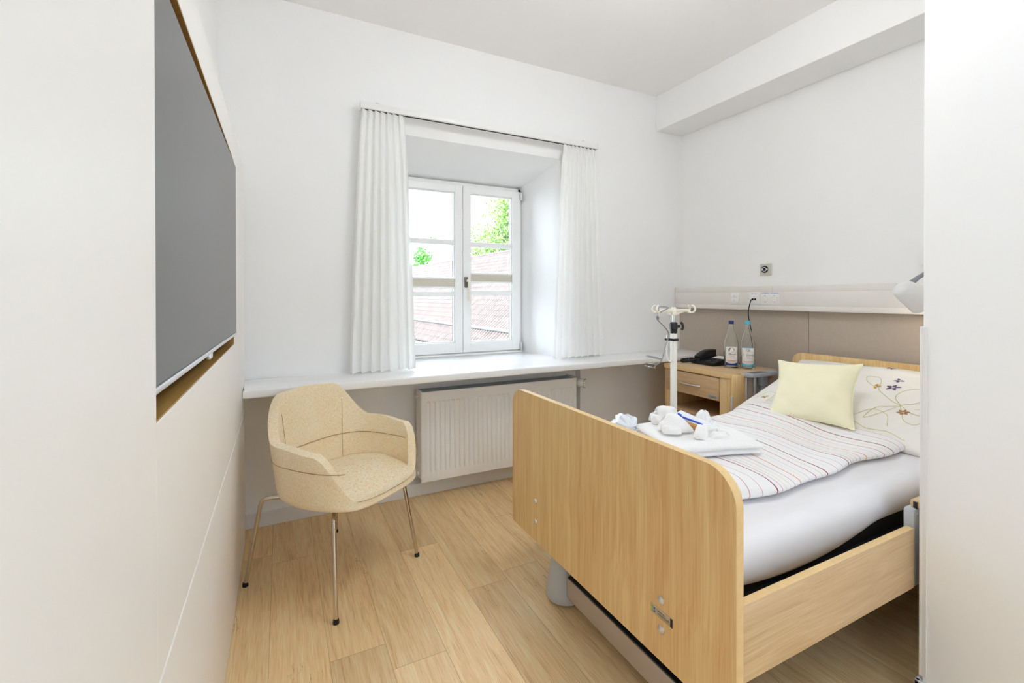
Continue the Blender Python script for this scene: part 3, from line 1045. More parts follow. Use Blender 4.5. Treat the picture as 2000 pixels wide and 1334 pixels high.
# steel mattress base, underframe and castors
b = NB()
box(b, (FX + .024, .800, .345), (2.868, .845, .415), .004); box(b, (FX + .024, 1.660, .345), (2.868, 1.705, .415), .004)
box(b, (FX + .026, .830, .405), (2.866, 1.675, .462), .004)
for k in range(9):
    x = FX + .05 + k * .235
    box(b, (x, .82, .385), (x + .05, 1.68, .410), .003)
box(b, (1.1, 1.0, .30), (2.7, 1.04, .36), .004); box(b, (1.1, 1.46, .30), (2.7, 1.50, .36), .004)
obj('mattress_base', b, M['darkframe'], bed)
b = NB()
for k in range(3):
    b = NB(); lathe(b, [(.005, 0), (.005, .004), (.002, .006)], (1.72 + .10 * k, .800, .400), 10, zto((0, -1, 0)))
    obj('frame_rivet', b, M['steel'], bed)
b = NB(); box(b, (.985, .90, .055), (1.045, 1.49, .132), .003)
cb = obj('cross_bar', b, M['bargrey'], bed, label='grey crossbar between the castors')
obj('bar_cover', bx((.989, .905, .130), (1.041, 1.487, .136), .001), M['darkframe'], cb, label='black strip on the crossbar')
b = NB(); box(b, (2.66, .90, .055), (2.72, 1.49, .132), .003)
obj('cross_bar', b, M['bargrey'], bed)
for y in (1.02, 1.48):
    for xa, xc in ((1.02, 1.75), (2.69, 1.9)):
        b = NB(); tube(b, [(xa, y, .10), (xc, y, .31)], .018, 10)
        obj('lifting_strut', b, M['bargrey'], bed)
for (x, y) in ((1.025, 1.565), (1.025, .87), (2.69, 1.565), (2.69, .87)):
    b = NB()
    sgn = 1 if y > 1.2 else -1
    lathe(b, [(.073, .012), (.076, .02), (.074, .05), (.052, .17), (.040, .215), (.030, .225), (0, .226)], (x, y, 0), 36)
    cc = obj('castor_cover', b, M['castor'], bed, angle=50)
    b = NB()
    lathe(b, [(.028, -.012), (.032, -.009), (.032, .009), (.028, .012)], (x + .012, y, .032), 24, zto((1, .4, 0)))
    obj('castor_wheel', b, M['rubber'], cc)
    b = NB(); lathe(b, [(.016, 0), (.017, .004), (.017, .030), (.013, .036), (0, .037)], (x - .02, y + sgn * .030, .185), 18, zto((-.45, sgn * .9, .05)))
    obj('brake_pedal', b, M['rubber'], cc)

# mattress with fitted sheet
b = NB()
MX0, MX1, MY0, MY1, MZ0, MZ1 = .938, 2.862, .795, 1.705, .466, .580
NU, NV = 60, 40
def pillowbox(b, x0, x1, y0, y1, z0, z1, r, fz, nu=48, nv=36):
    """soft slab: rounded all round, top height changed by fz(x, y)."""
    def side(u, v, top):
        x = x0 + (x1 - x0) * u; y = y0 + (y1 - y0) * v
        dx = min(x - x0, x1 - x); dy = min(y - y0, y1 - y)
        d = min(dx, dy)
        k = 1 if d >= r else sqrt(max(0, 1 - (1 - d / r) ** 2))
        zm = (z0 + z1) / 2
        if top: return Vector((x, y, zm + (z1 - zm) * k + fz(x, y) * k))
        return Vector((x, y, zm + (z0 - zm) * k))
    def warp(t, n):  # denser near the rims
        return 0.5 - 0.5 * cos(pi * t)
    T = [[b.verts.new(side(warp(i / nu, nu), warp(j / nv, nv), True)) for j in range(nv + 1)] for i in range(nu + 1)]
    Bm = [[(T[i][j] if i in (0, nu) or j in (0, nv) else b.verts.new(side(warp(i / nu, nu), warp(j / nv, nv), False))) for j in range(nv + 1)] for i in range(nu + 1)]
    for i in range(nu):
        for j in range(nv):
            b.faces.new((T[i][j], T[i + 1][j], T[i + 1][j + 1], T[i][j + 1]))
            try: b.faces.new((Bm[i][j], Bm[i][j + 1], Bm[i + 1][j + 1], Bm[i + 1][j]))
            except ValueError: pass
    return b
pillowbox(b, MX0, MX1, MY0, MY1, MZ0, MZ1, .050, lambda x, y: 0.0, 64, 48)
for v in b.verts:
    x, y, z = v.co
    if z < .523 and y < 1.0:
        k = max(0, min(1, (x - .97) / .76))
        v.co.z -= .046 * sin(pi * k) ** .7 * min(1, (.523 - z) / .05) * (1 - sm(.85, 1.0, y)) if x < 1.73 else 0
single('mattress', b, M['sheet'], 'mattress in a white fitted sheet on the oak care bed', 'mattress', angle=180)

# duvet
rnd = random.Random(4)
def dz(x, y):
    e = .018 * sin(3.1 * x + 1.2) * sin(4.2 * y + .6) + .008 * sin(9.0 * x + 4 * y) + .007 * sin(14 * y - 6 * x + 1.0)
    e += .008 * math.exp(-((y - 1.30) / .22) ** 2) + .022 * sm(2.0, 2.25, x)
    return e
b = NB()
pillowbox(b, .948, 2.33, .935, 1.615, .5815, .628, .060, dz, 96, 70)
# wavy front edge: the rim drifts a little along the bed
for v in b.verts:
    x, y, z = v.co
    if y < 1.15:
        w = (1.15 - y) / .215
        v.co.y += w * (.016 * sin(7 * x + .5) + .008 * sin(17 * x) + .015 * sm(2.0, 2.33, x))
    if x > 2.0:
        w = (x - 2.0) / .33
        v.co.x += w * (-.02 + .020 * sin(6 * y) - .10 * (y - 1.0))
duv = single('duvet', b, M['duvet'], 'white duvet with thin red, orange and yellow stripes on the bed', 'duvet', angle=180)

# ------------------------------------------------------------------ pillow and cushion
def soft(b, half_w, half_h, thick, n=40, pinch=.10, seed=1, wr=.012, sharp=.42):
    rnd = random.Random(seed)
    ph = [rnd.uniform(0, 6) for _ in range(6)]
    def pt(u, v, s):
        U, Vv = 2 * u - 1, 2 * v - 1
        x = half_w * U * (1 - pinch * (1 - U * U) * 0 - pinch * (1 - Vv * Vv) * abs(U) ** 3 * .0)
        # edges bow inward between the pointed corners
        x = half_w * U * (1 - pinch * (1 - Vv * Vv) * U * U)
        y = half_h * Vv * (1 - pinch * (1 - U * U) * Vv * Vv)
        k = max(0, (1 - U ** 2) * (1 - Vv ** 2)) ** sharp
        z = s * thick * k
        if s > 0:
            e = min(1, 3 * (1 - abs(U))) * min(1, 3 * (1 - abs(Vv)))
            z += e * wr * (sin(5 * U + 3 * Vv + ph[0]) * .5 + sin(9 * U - 5 * Vv + ph[1]) * .35 + sin(12 * Vv + 6 * U + ph[2]) * .25)
        return Vector((x, y, z))
    def warp(t): return 0.5 - 0.5 * cos(pi * t)
    T = [[b.verts.new(pt(warp(i / n), warp(j / n), 1)) for j in range(n + 1)] for i in range(n + 1)]
    Bm = [[(T[i][j] if i in (0, n) or j in (0, n) else b.verts.new(pt(warp(i / n), warp(j / n), -1))) for j in range(n + 1)] for i in range(n + 1)]
    for i in range(n):
        for j in range(n):
            b.faces.new((T[i][j], T[i + 1][j], T[i + 1][j + 1], T[i][j + 1]))
            try: b.faces.new((Bm[i][j], Bm[i][j + 1], Bm[i + 1][j + 1], Bm[i + 1][j]))
            except ValueError: pass
    return b
def bend_pillow(v):
    # v in pillow space: x across the bed, y from foot to head; rises towards the headboard
    return v
pil = thing('pillow', 'large white pillow printed with flowers and vines, leaning on the headboard', 'pillow', (2.45, 1.25, .64))
b = NB(); soft(b, .450, .330, .088, 44, .07, 5, .016, .40)
pc = Vector((2.560, 1.285, .700))
e1 = Vector((0, -1, 0)); e2 = Vector((.58, 0, .205)).normalized(); e3 = e1.cross(e2)
if e3.z < 0: e3 = -e3
MP = Matrix((e1, e2, e3)).transposed().to_4x4(); MP.translation = pc
def place_pillow(co):
    p = MP @ co
    # foot edge droops onto the mattress, head end curls upward
    t = co.y / .330
    p.z += .016 * max(0, t) ** 2 + (-.006) * max(0, -t) ** 2
    # near side sags
    p.z = max(p.z, .5825)
    return p
for v in b.verts: v.co = place_pillow(v.co)
po_ = obj('pillowcase', b, M['pillow'], pil, angle=180)
me = po_.data
bvh = BVHTree.FromPolygons([WM[pil] @ v.co for v in me.vertices], [p.vertices[:] for p in me.polygons])
def on_pillow(px, py, h=.0012):
    """point of the printed side at pillow coordinates (px across, py foot to head)."""
    base = place_pillow(Vector((px, py, 0)))
    hit = bvh.ray_cast(base + e3 * .4, -e3)
    if hit[0] is None: return base, e3
    n = hit[1] if hit[1].dot(e3) > 0 else -hit[1]
    return hit[0] + n * h, n
def ribbon(b, pts, w):
    P = [on_pillow(*p) for p in pts]
    L = []
    for i, (p, n) in enumerate(P):
        t = (P[min(i + 1, len(P) - 1)][0] - P[max(i - 1, 0)][0]).normalized()
        s_ = n.cross(t).normalized() * w / 2
        L.append((b.verts.new(p - s_), b.verts.new(p + s_)))
    for a, c in zip(L, L[1:]):
        b.faces.new((a[0], a[1], c[1], c[0]))
def spline2(pts, n=10): return [(p.x, p.y) for p in catmull([(x, y, 0) for x, y in pts], n)]
# pillow x grows towards the near side of the bed
vines = [
    [(.10, .02), (.04, .07), (.02, .12), (.06, .135), (.09, .09), (.12, .0), (.19, -.06), (.235, -.08)],
    [(.235, -.08), (.20, -.03), (.24, .05), (.30, .07), (.32, .02), (.28, -.05), (.235, -.08), (.20, -.16), (.15, -.22), (.17, -.14), (.225, -.085)],
    [(.10, -.24), (.16, -.16), (.22, -.17), (.25, -.24)],
    [(.235, -.085), (.26, -.13), (.29, -.19), (.33, -.20), (.35, -.15)],
    [(.235, -.08), (.31, -.13), (.37, -.11), (.36, -.08), (.29, -.09)],
    [(-.38, -.22), (-.34, -.16), (-.28, -.18), (-.30, -.24), (-.24, -.20)],
    [(-.20, -.26), (-.16, -.2), (-.20, -.14), (-.25, -.18)],
    [(.05, -.29), (.12, -.26), (.19, -.28), (.26, -.27), (.33, -.29)],
    [(-.1, .25), (0, .27), (.1, .24), (.2, .27)],
]
for v in vines:
    b = NB(); ribbon(b, spline2(v, 10), .0022)
    obj('vine_print', b, M['vine'], pil, smooth=False)
def flower(b, px, py, r, n=5, rot=0.0, miss=()):
    for k in range(n):
        if k in miss: continue
        a = rot + 2 * pi * k / n
        cx, cy = px + r * .62 * cos(a), py + r * .62 * sin(a)
        ps = []
        for q in range(10):
            t = 2 * pi * q / 10
            lx, ly = r * .42 * cos(t), r * .19 * sin(t) * (1.2 - .5 * cos(t))
            ps.append(b.verts.new(on_pillow(cx + lx * cos(a) - ly * sin(a), cy + lx * sin(a) + ly * cos(a), .0016)[0]))
        b.faces.new(ps)
for mname, px_, py_, r_f, n_, rot_, miss_ in (('purple', .165, .03, .030, 5, .3, ()), ('purple', .15, .125, .024, 5, .9, (0,)), ('purple', .07, .235, .02, 5, .2, (1,)),
        ('ochre', .355, -.045, .034, 5, .4, (3,)), ('ochre', .09, .03, .026, 5, .2, (2, 3)), ('brownprint', .262, -.125, .024, 6, .5, ()),
        ('brownprint', .34, .17, .022, 5, .1, (1,)), ('brownprint', .29, .255, .016, 5, .6, (0, 2)), ('ochre', -.33, -.2, .02, 5, 0, (1, 2))):
    b = NB(); flower(b, px_, py_, r_f, n_, rot_, miss_)
    obj('flower_print', b, M[mname], pil, smooth=False)

cu = thing('cushion', 'pale yellow square cushion leaning on the flowered pillow', 'cushion', (2.25, 1.3, .64))
b = NB(); soft(b, .178, .168, .062, 36, .13, 9, .006, .45)
c_e1 = Vector((.20, -.97, -.02)).normalized(); c_up = Vector((.60, .20, .80)).normalized()
c_n = c_up.cross(c_e1); c_n = -c_n if c_n.x > 0 else c_n; c_n.normalize()
c_e1 = (c_e1 - c_up * c_e1.dot(c_up)).normalized()
MC = Matrix((c_e1, c_up, c_n)).transposed().to_4x4(); MC.translation = Vector((2.266, 1.312, .764))
b.transform(MC)
obj('cushion_cover', b, M['cushion'], cu, angle=180)
b = NB()
pts = []
for k in range(160):
    t = k / 160 * 4
    i = int(t); f_ = t - i
    U, V_ = [(-1 + 2 * f_, -1), (1, -1 + 2 * f_), (1 - 2 * f_, 1), (-1, 1 - 2 * f_)][i]
    pts.append(MC @ Vector((  .178 * U * (1 - .13 * (1 - V_ * V_) * U * U),  .168 * V_ * (1 - .13 * (1 - U * U) * V_ * V_), 0)))
tube(b, pts, .0028, 6, closed=True)
obj('piping', b, M['cushion'], cu)

# ------------------------------------------------------------------ towels on the duvet
def top_z(x, y):
    return .628 + dz(x, y)
tw = thing('bath_towel', 'large folded white bath towel lying flat across the foot of the bed', 'towel', (1.495, 1.35, .63))
for k, (w, dpt, z0, h) in enumerate(((.355, .315, 0.0, .026), (.37, .33, .020, .032))):
    b = NB(); pillowbox(b, -w / 2, w / 2, -dpt / 2, dpt / 2, 0, h, .034, lambda x, y: .003 * sin(20 * x) * sin(14 * y), 40, 30)
    R_ = Matrix.Rotation(radians(74), 4, 'Z')
    for v in b.verts:
        p = R_ @ v.co
        x, y = 1.464 + p.x, 1.306 + p.y
        v.co = Vector((x, y, top_z(x, y) + .001 + z0 + p.z))
    o = obj('towel_layer', b, M['terry'], tw, angle=180)
def leaf(q, bulge=.01, th=.012, seed=0, n=22, m=16):
    """soft folded flap of cloth: bilinear patch q = (a, b, c, d), plumped and rounded at its rim."""
    a, b_, c, d = [Vector(v) for v in q]
    nn = (b_ - a).cross(d - a) + (c - b_).cross(c - d) * .0
    nn.normalize()
    r_ = random.Random(seed); ph = [r_.uniform(0, 6) for _ in range(4)]
    bm = NB()
    def wp(t): return .5 - .5 * cos(pi * t)
    def pt(u, v, sg):
        p = (a * (1 - u) + b_ * u) * (1 - v) + (d * (1 - u) + c * u) * v
        k = sin(pi * u) * sin(pi * v)
        w = .0022 * sin(9 * u + 4 * v + ph[0]) + .0016 * sin(14 * v - 5 * u + ph[1])
        rim_ = (max(0, 1 - (2 * u - 1) ** 4) * max(0, 1 - (2 * v - 1) ** 4)) ** .5
        # rounded corners
        cu_ = abs(2 * u - 1); cv_ = abs(2 * v - 1)
        ctr = (a + b_ + c + d) / 4
        p = p.lerp(ctr, .16 * (cu_ * cv_) ** 3)
        return p + nn * (bulge * k + w * k ** .4 + sg * th / 2 * rim_)
    T = [[bm.verts.new(pt(wp(i / n), wp(j / m), 1)) for j in range(m + 1)] for i in range(n + 1)]
    B_ = [[(T[i][j] if i in (0, n) or j in (0, m) else bm.verts.new(pt(wp(i / n), wp(j / m), -1))) for j in range(m + 1)] for i in range(n + 1)]
    for i in range(n):
        for j in range(m):
            bm.faces.new((T[i][j], T[i + 1][j], T[i + 1][j + 1], T[i][j + 1]))
            try: bm.faces.new((B_[i][j], B_[i][j + 1], B_[i + 1][j + 1], B_[i + 1][j]))
            except ValueError: pass
    return bm
def washcloth(label, cx, cy, z, rot, leaves):
    t = thing('washcloth', label, 'washcloth', (cx, cy, z), rot, 'white washcloths on the bath towel')
    for k, (q, bu, th) in enumerate(leaves):
        obj('fold', leaf(q, bu, th, k + int(cx * 1000)), M['terry'], t, local=True, angle=180)
    return t
TZ = .683
# local axes: x towards the right of the picture, y away from the viewer
RR = -0.466
washcloth('white washcloth folded into a low peak, front left on the bath towel', 1.400, 1.345, TZ, RR, [
    (((-.058, -.030, .004), (.078, -.034, .002), (.028, .030, .060), (-.028, .026, .066)), .016, .014),
    (((-.050, .062, .004), (-.028, .026, .064), (.028, .030, .060), (.070, .030, .004)), .010, .012),
    (((-.064, -.044, .002), (.012, -.058, .002), (.014, -.028, .026), (-.058, -.018, .030)), .010, .016),
    (((-.066, -.020, .004), (-.034, -.020, .030), (-.018, .024, .056), (-.058, .030, .006)), .006, .012)])
washcloth('white washcloth standing in upright folds at the window end of the bath towel', 1.462, 1.453, TZ - .002, RR, [
    (((-.036, -.012, .004), (.058, -.010, .004), (.046, .012, .068), (-.036, .010, .072)), .010, .016),
    (((-.044, .052, .004), (-.036, .012, .070), (.046, .014, .066), (.058, .050, .004)), .008, .014),
    (((-.070, -.028, .002), (-.020, -.040, .002), (-.018, -.014, .032), (-.066, -.002, .044)), .010, .016),
    (((-.066, .030, .002), (-.064, -.004, .042), (-.030, .006, .050), (-.030, .036, .004)), .006, .012)])
washcloth('white washcloth curled into a ring on the near end of the bath towel', 1.462, 1.212, TZ, RR, [
    (((-.060, -.050, .004), (.096, -.040, .004), (.088, .042, .008), (-.062, .040, .008)), .004, .014),
    (((-.084, -.012, .004), (-.040, -.046, .004), (-.012, .012, .040), (-.046, .036, .044)), .012, .014),
    (((-.036, .012, .012), (.036, .016, .012), (.040, .044, .038), (-.030, .044, .040)), .010, .016),
    (((.030, .040, .012), (.056, -.022, .010), (.044, -.024, .034), (.020, .030, .040)), .010, .016),
    (((-.030, -.040, .008), (.046, -.034, .008), (.040, -.012, .026), (-.012, -.008, .028)), .008, .014)])
washcloth('white washcloth folded upright behind the blue toothbrush', 1.580, 1.372, TZ - .010, RR, [
    (((-.044, -.016, .002), (.004, -.026, .002), (.016, .000, .070), (-.002, .012, .066)), .008, .012),
    (((.002, -.024, .002), (.042, -.010, .002), (.034, .010, .058), (.014, .000, .072)), .008, .012),
    (((.040, .044, .002), (.034, .010, .058), (.000, .012, .066), (-.030, .038, .002)), .006, .012)])
# plastic-wrapped bundle at the window side of the towel
def bundle(u, v):
    a = u * 2 * pi
    e = sin(pi * v)
    r = .050 * (e ** .5) * (1 + .13 * sin(5 * a + 3 * v) + .08 * sin(9 * a - 7 * v))
    return Vector((-.07 + .14 * v, r * cos(a), .042 + r * .72 * sin(a)))
b = NB(); grid(b, bundle, 40, 26, closeu=True)
pk = thing('wrapped_bundle', 'crinkled white plastic-wrapped bundle beside the bath towel at the bed corner', 'packet', (1.345, 1.575, .625), radians(72))
obj('wrapping', b, plain('crinkled_white_film', (232, 238, 246), .18, var=.03, scale=30, bump=.6, bscale=60), pk, local=True, angle=30)
# toothbrush packet
pkt = thing('toothbrush_packet', 'clear white packet holding a blue toothbrush on the bath towel', 'packet', (1.525, 1.36, .70))
b = NB(); p0, p1 = Vector((1.540, 1.455, .712)), Vector((1.520, 1.275, .700))
dd = (p1 - p0).normalized(); sd_ = Vector((.9, .05, .35)); sd_ = (sd_ - dd * sd_.dot(dd)).normalized()
MK = frame((p0 + p1) / 2, dd, sd_)
box(b, (-.100, -.022, -.005), (.100, .022, .005), .0045, 3, MK)
obj('sachet', b, plain('milky_sachet', (236, 238, 246), .25, var=.02, bump=.3, bscale=40), pkt)
b = NB(); tube(b, [MK @ Vector((x, -.014 + .003 * sin(x * 30), .007)) for x in [-.10 + .21 * k / 20 for k in range(21)]], lambda t: .0032 if t < .3 else .0044, 8)
box(b, (-.085, -.018, .008), (-.055, -.009, .013), .002, 2, MK)
obj('toothbrush', b, M['bluebrush'], pkt, label='blue toothbrush')
sb_ = NB(); box(sb_, (1.462, 1.300, .684), (1.496, 1.395, .706), .008, 3)
single('soap_bar', sb_, M['amber'], 'amber wrapped soap between the washcloths', 'soap')

# ------------------------------------------------------------------ bedside cabinet
CBX, CBY0, CBY1, CBZ = 2.455, 1.905, 2.450, .742
cab = thing('bedside_cabinet', 'oak bedside cabinet with one drawer, under the two bottles', 'cabinet', (2.67, 2.18, 0))
b = NB()
o = rrect(CBX - .012, CBY0 - .012, 2.90, CBY1, (.06, .02, .006, .012), 8)
extrude_poly(b, [(x, y, CBZ - .028) for x, y in o], (0, 0, .028), .003, 2)
b.normal_update()
for f in b.faces: f.material_index = 0 if abs(f.normal.z) > .9 else 1
obj('cabinet_top', b, [M['oak_y'], M['oak_edge']], cab)
b = NB()
box(b, (CBX + .002, CBY1 - .022, .06), (2.885, CBY1 - .002, CBZ - .028), .002)
obj('side_panel', b, [M['oak_v']], cab)
b = NB(); extrude_poly(b, [(x, y, .06) for x, y in rrect(CBX + .002, CBY0 + .004, 2.885, CBY0 + .03, (.020, .002, .002, .002), 6)], (0, 0, CBZ - .088), .0)
obj('side_panel', b, M['oak_v'], cab)
for ya, yb_ in ((CBY0 + .03, CBY0 + .083), (CBY1 - .045, CBY1 - .022)):
    obj('front_stile', bx((CBX + .001, ya, .06), (CBX + .02, yb_, CBZ - .028), .002), M['oak_edge'], cab)
obj('back_panel', bx((2.865, CBY0 + .03, .06), (2.88, CBY1 - .022, CBZ - .028)), M['oak_v'], cab)
obj('shelf', bx((CBX + .006, CBY0 + .03, .425), (2.865, CBY1 - .022, .447), .002), M['oak_y'], cab)
obj('shelf', bx((CBX + .006, CBY0 + .03, .07), (2.865, CBY1 - .022, .09), .002), M['oak_y'], cab)
obj('door', bx((CBX - .004, CBY0 + .083, .10), (CBX + .014, CBY1 - .045, .418), .002), M['oak_y'], cab)
dr = obj('drawer', bx((CBX - .004, CBY0 + .085, .562), (CBX + .016, CBY1 - .020, .706), .002), M['oak_y'], cab)
b = NB()
ya, yb_, zc = 2.30, 2.135, .630
tube(b, catmull([(CBX - .004, ya, zc), (CBX - .018, ya - .02, zc), (CBX - .026, (ya + yb_) / 2, zc), (CBX - .018, yb_ + .02, zc), (CBX - .004, yb_, zc)], 8), .0055, 10)
obj('handle', b, M['steel'], dr, label='bowed steel handle')
b = NB(); extrude_poly(b, [(CBX - .0055, y, z) for y, z in rrect(2.005, .572, 2.07, .588, (.006,) * 4, 4)], (.0015, 0, 0))
obj('maker_plate', b, M['greyink'], dr)
b = NB(); extrude_poly(b, [(CBX - .0062, y, z) for y, z in rrect(2.052, .575, 2.066, .585, (.003,) * 4, 3)], (.001, 0, 0))
obj('plate_emblem', b, M['cyan'], dr)
obj('lettering', text_bm('wissner', .010, frame((CBX - .0062, 2.03, .580), (0, -1, 0), (0, 0, 1))), M['ink'], dr, smooth=False)
# fold-away tray on the bed side
b = NB(); o = rrect(2.440, .29, 2.545, .742, (.004, .004, .004, .022), 8)
extrude_poly(b, [(x, 1.872, z) for x, z in o], (0, .020, 0), .002)
tl = obj('tray_leaf', b, M['oak_v'], cab, label='folded oak tray leaf on the bed side')
b = NB(); lathe(b, [(.007, 0), (.007, .33), (.004, .333)], (2.424, 1.876, .285), 12)
obj('guide_rod', b, M['alu'], cab, label='short aluminium rod')
obj('tray_backing', bx((2.545, 1.880, .25), (2.86, 1.902, .722), .002), M['taupe'], cab)
for x, w in ((2.550, .008), (2.632, .011)):
    b = NB(); lathe(b, [(w, 0), (w, .47)], (x, 1.874, .25), 14)
    obj('guide_profile', b, M['alu'], cab, label='aluminium guide profile')
b = NB(); o = rrect(2.530, 1.820, 2.80, 1.900, (.012, .03, .006, .006), 6)
extrude_poly(b, [(x, y, .728) for x, y in o], (0, 0, .020), .006, 3)
tr = obj('tray_hinge', b, M['greyplastic'], cab, label='blue-grey plastic hinge head')
b = NB(); box(b, (2.655, 1.846, .665), (2.72, 1.882, .730), .005); box(b, (2.672, 1.850, .615), (2.712, 1.880, .668), .004)
box(b, (2.676, 1.835, .636), (2.70, 1.852, .645), .003)
obj('release_latch', b, M['greyplastic'], tr)
obj('hinge_recess', bx((2.575, 1.838, .7478), (2.70, 1.885, .7488)), M['bronze'], tr)
for x, y in ((2.51, 1.95), (2.51, 2.39), (2.83, 1.95), (2.83, 2.39)):
    b = NB(); lathe(b, [(.024, -.010), (.028, -.007), (.028, .007), (.024, .010)], (x, y, .028), 20, zto((1, .3, 0))); box(b, (x - .012, y - .014, .045), (x + .012, y + .014, .062), .003)
    obj('castor', b, M['rubber'], cab)

# ------------------------------------------------------------------ telephone
ph = thing('telephone', 'black corded desk telephone on the bedside cabinet', 'telephone', (2.72, 2.27, CBZ))
def wedge(b, x0, x1, y0, y1, z0, za, zb, bev=.004):
    extrude_poly(b, [(x0, y0, z0), (x1, y0, z0), (x1, y0, zb), (x0, y0, za)], (0, y1 - y0, 0), bev, 2)
b = NB(); wedge(b, 2.625, 2.80, 2.175, 2.365, CBZ + .002, CBZ + .022, CBZ + .052)
obj('base', b, M['black'], ph)
b = NB()
for i in range(4):
    for j in range(3):
        x, y = 2.65 + i * .020, 2.19 + j * .024
        z = CBZ + .022 + (x - 2.625) / .175 * .030
        box(b, (x, y, z), (x + .012, y + .016, z + .004), .001)
obj('keypad', b, plain('charcoal_keys', (58, 60, 64), .4, var=.05), ph)
b = NB(); extrude_poly(b, [(2.735, 2.178, CBZ + .0425), (2.735, 2.275, CBZ + .0425), (2.795, 2.275, CBZ + .0525), (2.795, 2.178, CBZ + .0525)], (-.0003, 0, .0015))
obj('index_card', b, M['paper'], ph, label='white paper card')
b = NB()
arc = catmull([(2.640, 2.325, CBZ + .044), (2.675, 2.325, CBZ + .066), (2.735, 2.325, CBZ + .084), (2.805, 2.325, CBZ + .085)], 8)
for p, q in zip(arc, arc[1:]): pass
sec = rrect(-.024, -.010, .024, .011, (.008,) * 4, 3)
rows = []
for i, p in enumerate(arc):
    t = (arc[min(i + 1, len(arc) - 1)] - arc[max(i - 1, 0)]).normalized(); nn = Vector((-t.z, 0, t.x))
    rows.append([b.verts.new(p + Vector((0, 1, 0)) * s_ + nn * h_) for s_, h_ in sec])
for a, c in zip(rows, rows[1:]):
    for k in range(len(sec)): b.faces.new((a[k], a[(k + 1) % len(sec)], c[(k + 1) % len(sec)], c[k]))
b.faces.new(rows[0]); b.faces.new(rows[-1][::-1])
extrude_poly(b, [(2.634, 2.302, CBZ + .018), (2.806, 2.302, CBZ + .044), (2.808, 2.302, CBZ + .082), (2.735, 2.302, CBZ + .080), (2.675, 2.302, CBZ + .062), (2.638, 2.302, CBZ + .040)], (0, .046, 0), .004)
obj('handset', b, M['black'], ph)
b = NB()
path = catmull([(2.64, 2.335, CBZ + .03), (2.60, 2.345, CBZ + .02), (2.565, 2.385, CBZ + .014), (2.59, 2.415, CBZ + .02), (2.66, 2.40, CBZ + .024), (2.70, 2.36, CBZ + .024)], 40)
coil = []
for i, p in enumerate(path):
    a = i * .9
    coil.append(p + Vector((0, cos(a) * .006, sin(a) * .006)))
tube(b, coil, .0042, 6)
obj('coiled_cord', b, M['black'], ph)

# ------------------------------------------------------------------ bottles
def bottle(label, x, y, cap, band, title, sub, fill, disc):
    t = thing('water_bottle', label, 'bottle', (x, y, CBZ), 0, None)
    O = (x, y, CBZ)
    prof = [(0, .006), (.030, .003), (.042, .0), (.0455, .006), (.0455, .145), (.0435, .168), (.036, .198), (.0235, .240), (.0165, .266), (.0145, .285), (.0145, .300)]
    pf = [(p.x, p.y) for p in catmull([(r, z, 0) for r, z in prof[3:]], 5)]
    outer = prof[:3] + pf
    inner = [(max(.0, r - .0032), max(.010, z)) for r, z in pf][::-1] + [(.030, .012), (0, .014)]
    b = NB(); lathe(b, outer + inner, O, 36, cap=False)
    obj('glass_body', b, M['bottleglass'], t, angle=60)
    wl = [(0, .0138), (.030, .0118), (.0421, .0165)] + [(r - .0035, z) for r, z in pf if .02 < z < fill]
    wl += [(wl[-1][0], fill), (0, fill)]
    b = NB(); lathe(b, wl, O, 36, cap=False)
    obj('water', b, M['water'], t, angle=50)
    b = NB(); lathe(b, [(.0155, .292), (.0165, .294), (.0165, .312), (.0150, .315), (0, .3155)], O, 24)
    obj('cap', b, M[cap], t, label='dark blue screw cap' if cap == 'navy' else 'turquoise screw cap')
    face = atan2(-y - .15, -x + .3)            # label faces the room
    R = .0463
    def lp(a, z, r=R): return Vector((x + r * cos(face + a), y + r * sin(face + a), CBZ + z))
    def patch(a0, a1, z0, z1, mat, name, r=R, parent=None, low=None):
        b = NB()
        grid(b, lambda u, v: lp(a0 + (a1 - a0) * u, (z0 if low is None else z0) + ((z1(u) if callable(z1) else z1) - z0) * v, r), 20, 4)
        o = obj(name, b, M[mat], parent or t, angle=180); mod_solid(o, .0004)
        return o
    A = .86
    lb = patch(-A, A, .020, .142, 'paper', 'paper_label')
    patch(-A, A, .020, lambda u: .031 + .010 * (2 * u - 1) ** 2, band, 'label_band', R + .0004, lb)
    patch(-A, A, .139, .143, band if cap == 'cyan' else 'paper', 'label_edge', R + .0005, lb)
    def wrap(txt, size, z, mat, shear=0.0, a=0.0, name='lettering'):
        tb = text_bm(txt, size, Matrix.Identity(4), shear)
        for v in tb.verts: v.co = lp(a + v.co.x / R, z + v.co.y, R + .0010)
        return obj(name, tb, M[mat], lb, smooth=False)
    wrap(title, .018, .094, 'ink' if cap == 'navy' else 'greyink', .3)
    wrap(sub, .009, .082, 'greyink', .2)
    wrap('Natural Mineral Water', .0046, .070, 'greyink')
    wrap('Leonhards', .0135, .050, 'redink', .4)
    if disc:
        b = NB(); n_ = 24
        ps = [b.verts.new(lp(.019 * cos(2 * pi * k / n_) / R - .05, .122 + .0155 * sin(2 * pi * k / n_), R + .0009)) for k in range(n_)]
        b.faces.new(ps); obj('moon_emblem', b, M['silver'], lb, smooth=False)
    else:
        for (a_, z_, r_) in ((-.12, .126, .006), (.1, .128, .0045), (.02, .118, .004), (.18, .122, .003)):
            b = NB(); pts = [lp(a_ + r_ * cos(q / 16 * 2 * pi) / R, z_ + r_ * sin(q / 16 * 2 * pi), R + .0008) for q in range(16)]
            tube(b, pts, .0009, 5, closed=True); obj('ornament', b, M['silver'], lb)
    return t
bottle('clear glass water bottle with a dark blue cap and moon label, beside the telephone', 2.705, 2.100, 'navy', 'navy', 'Mond', 'Quelle', .075, True)
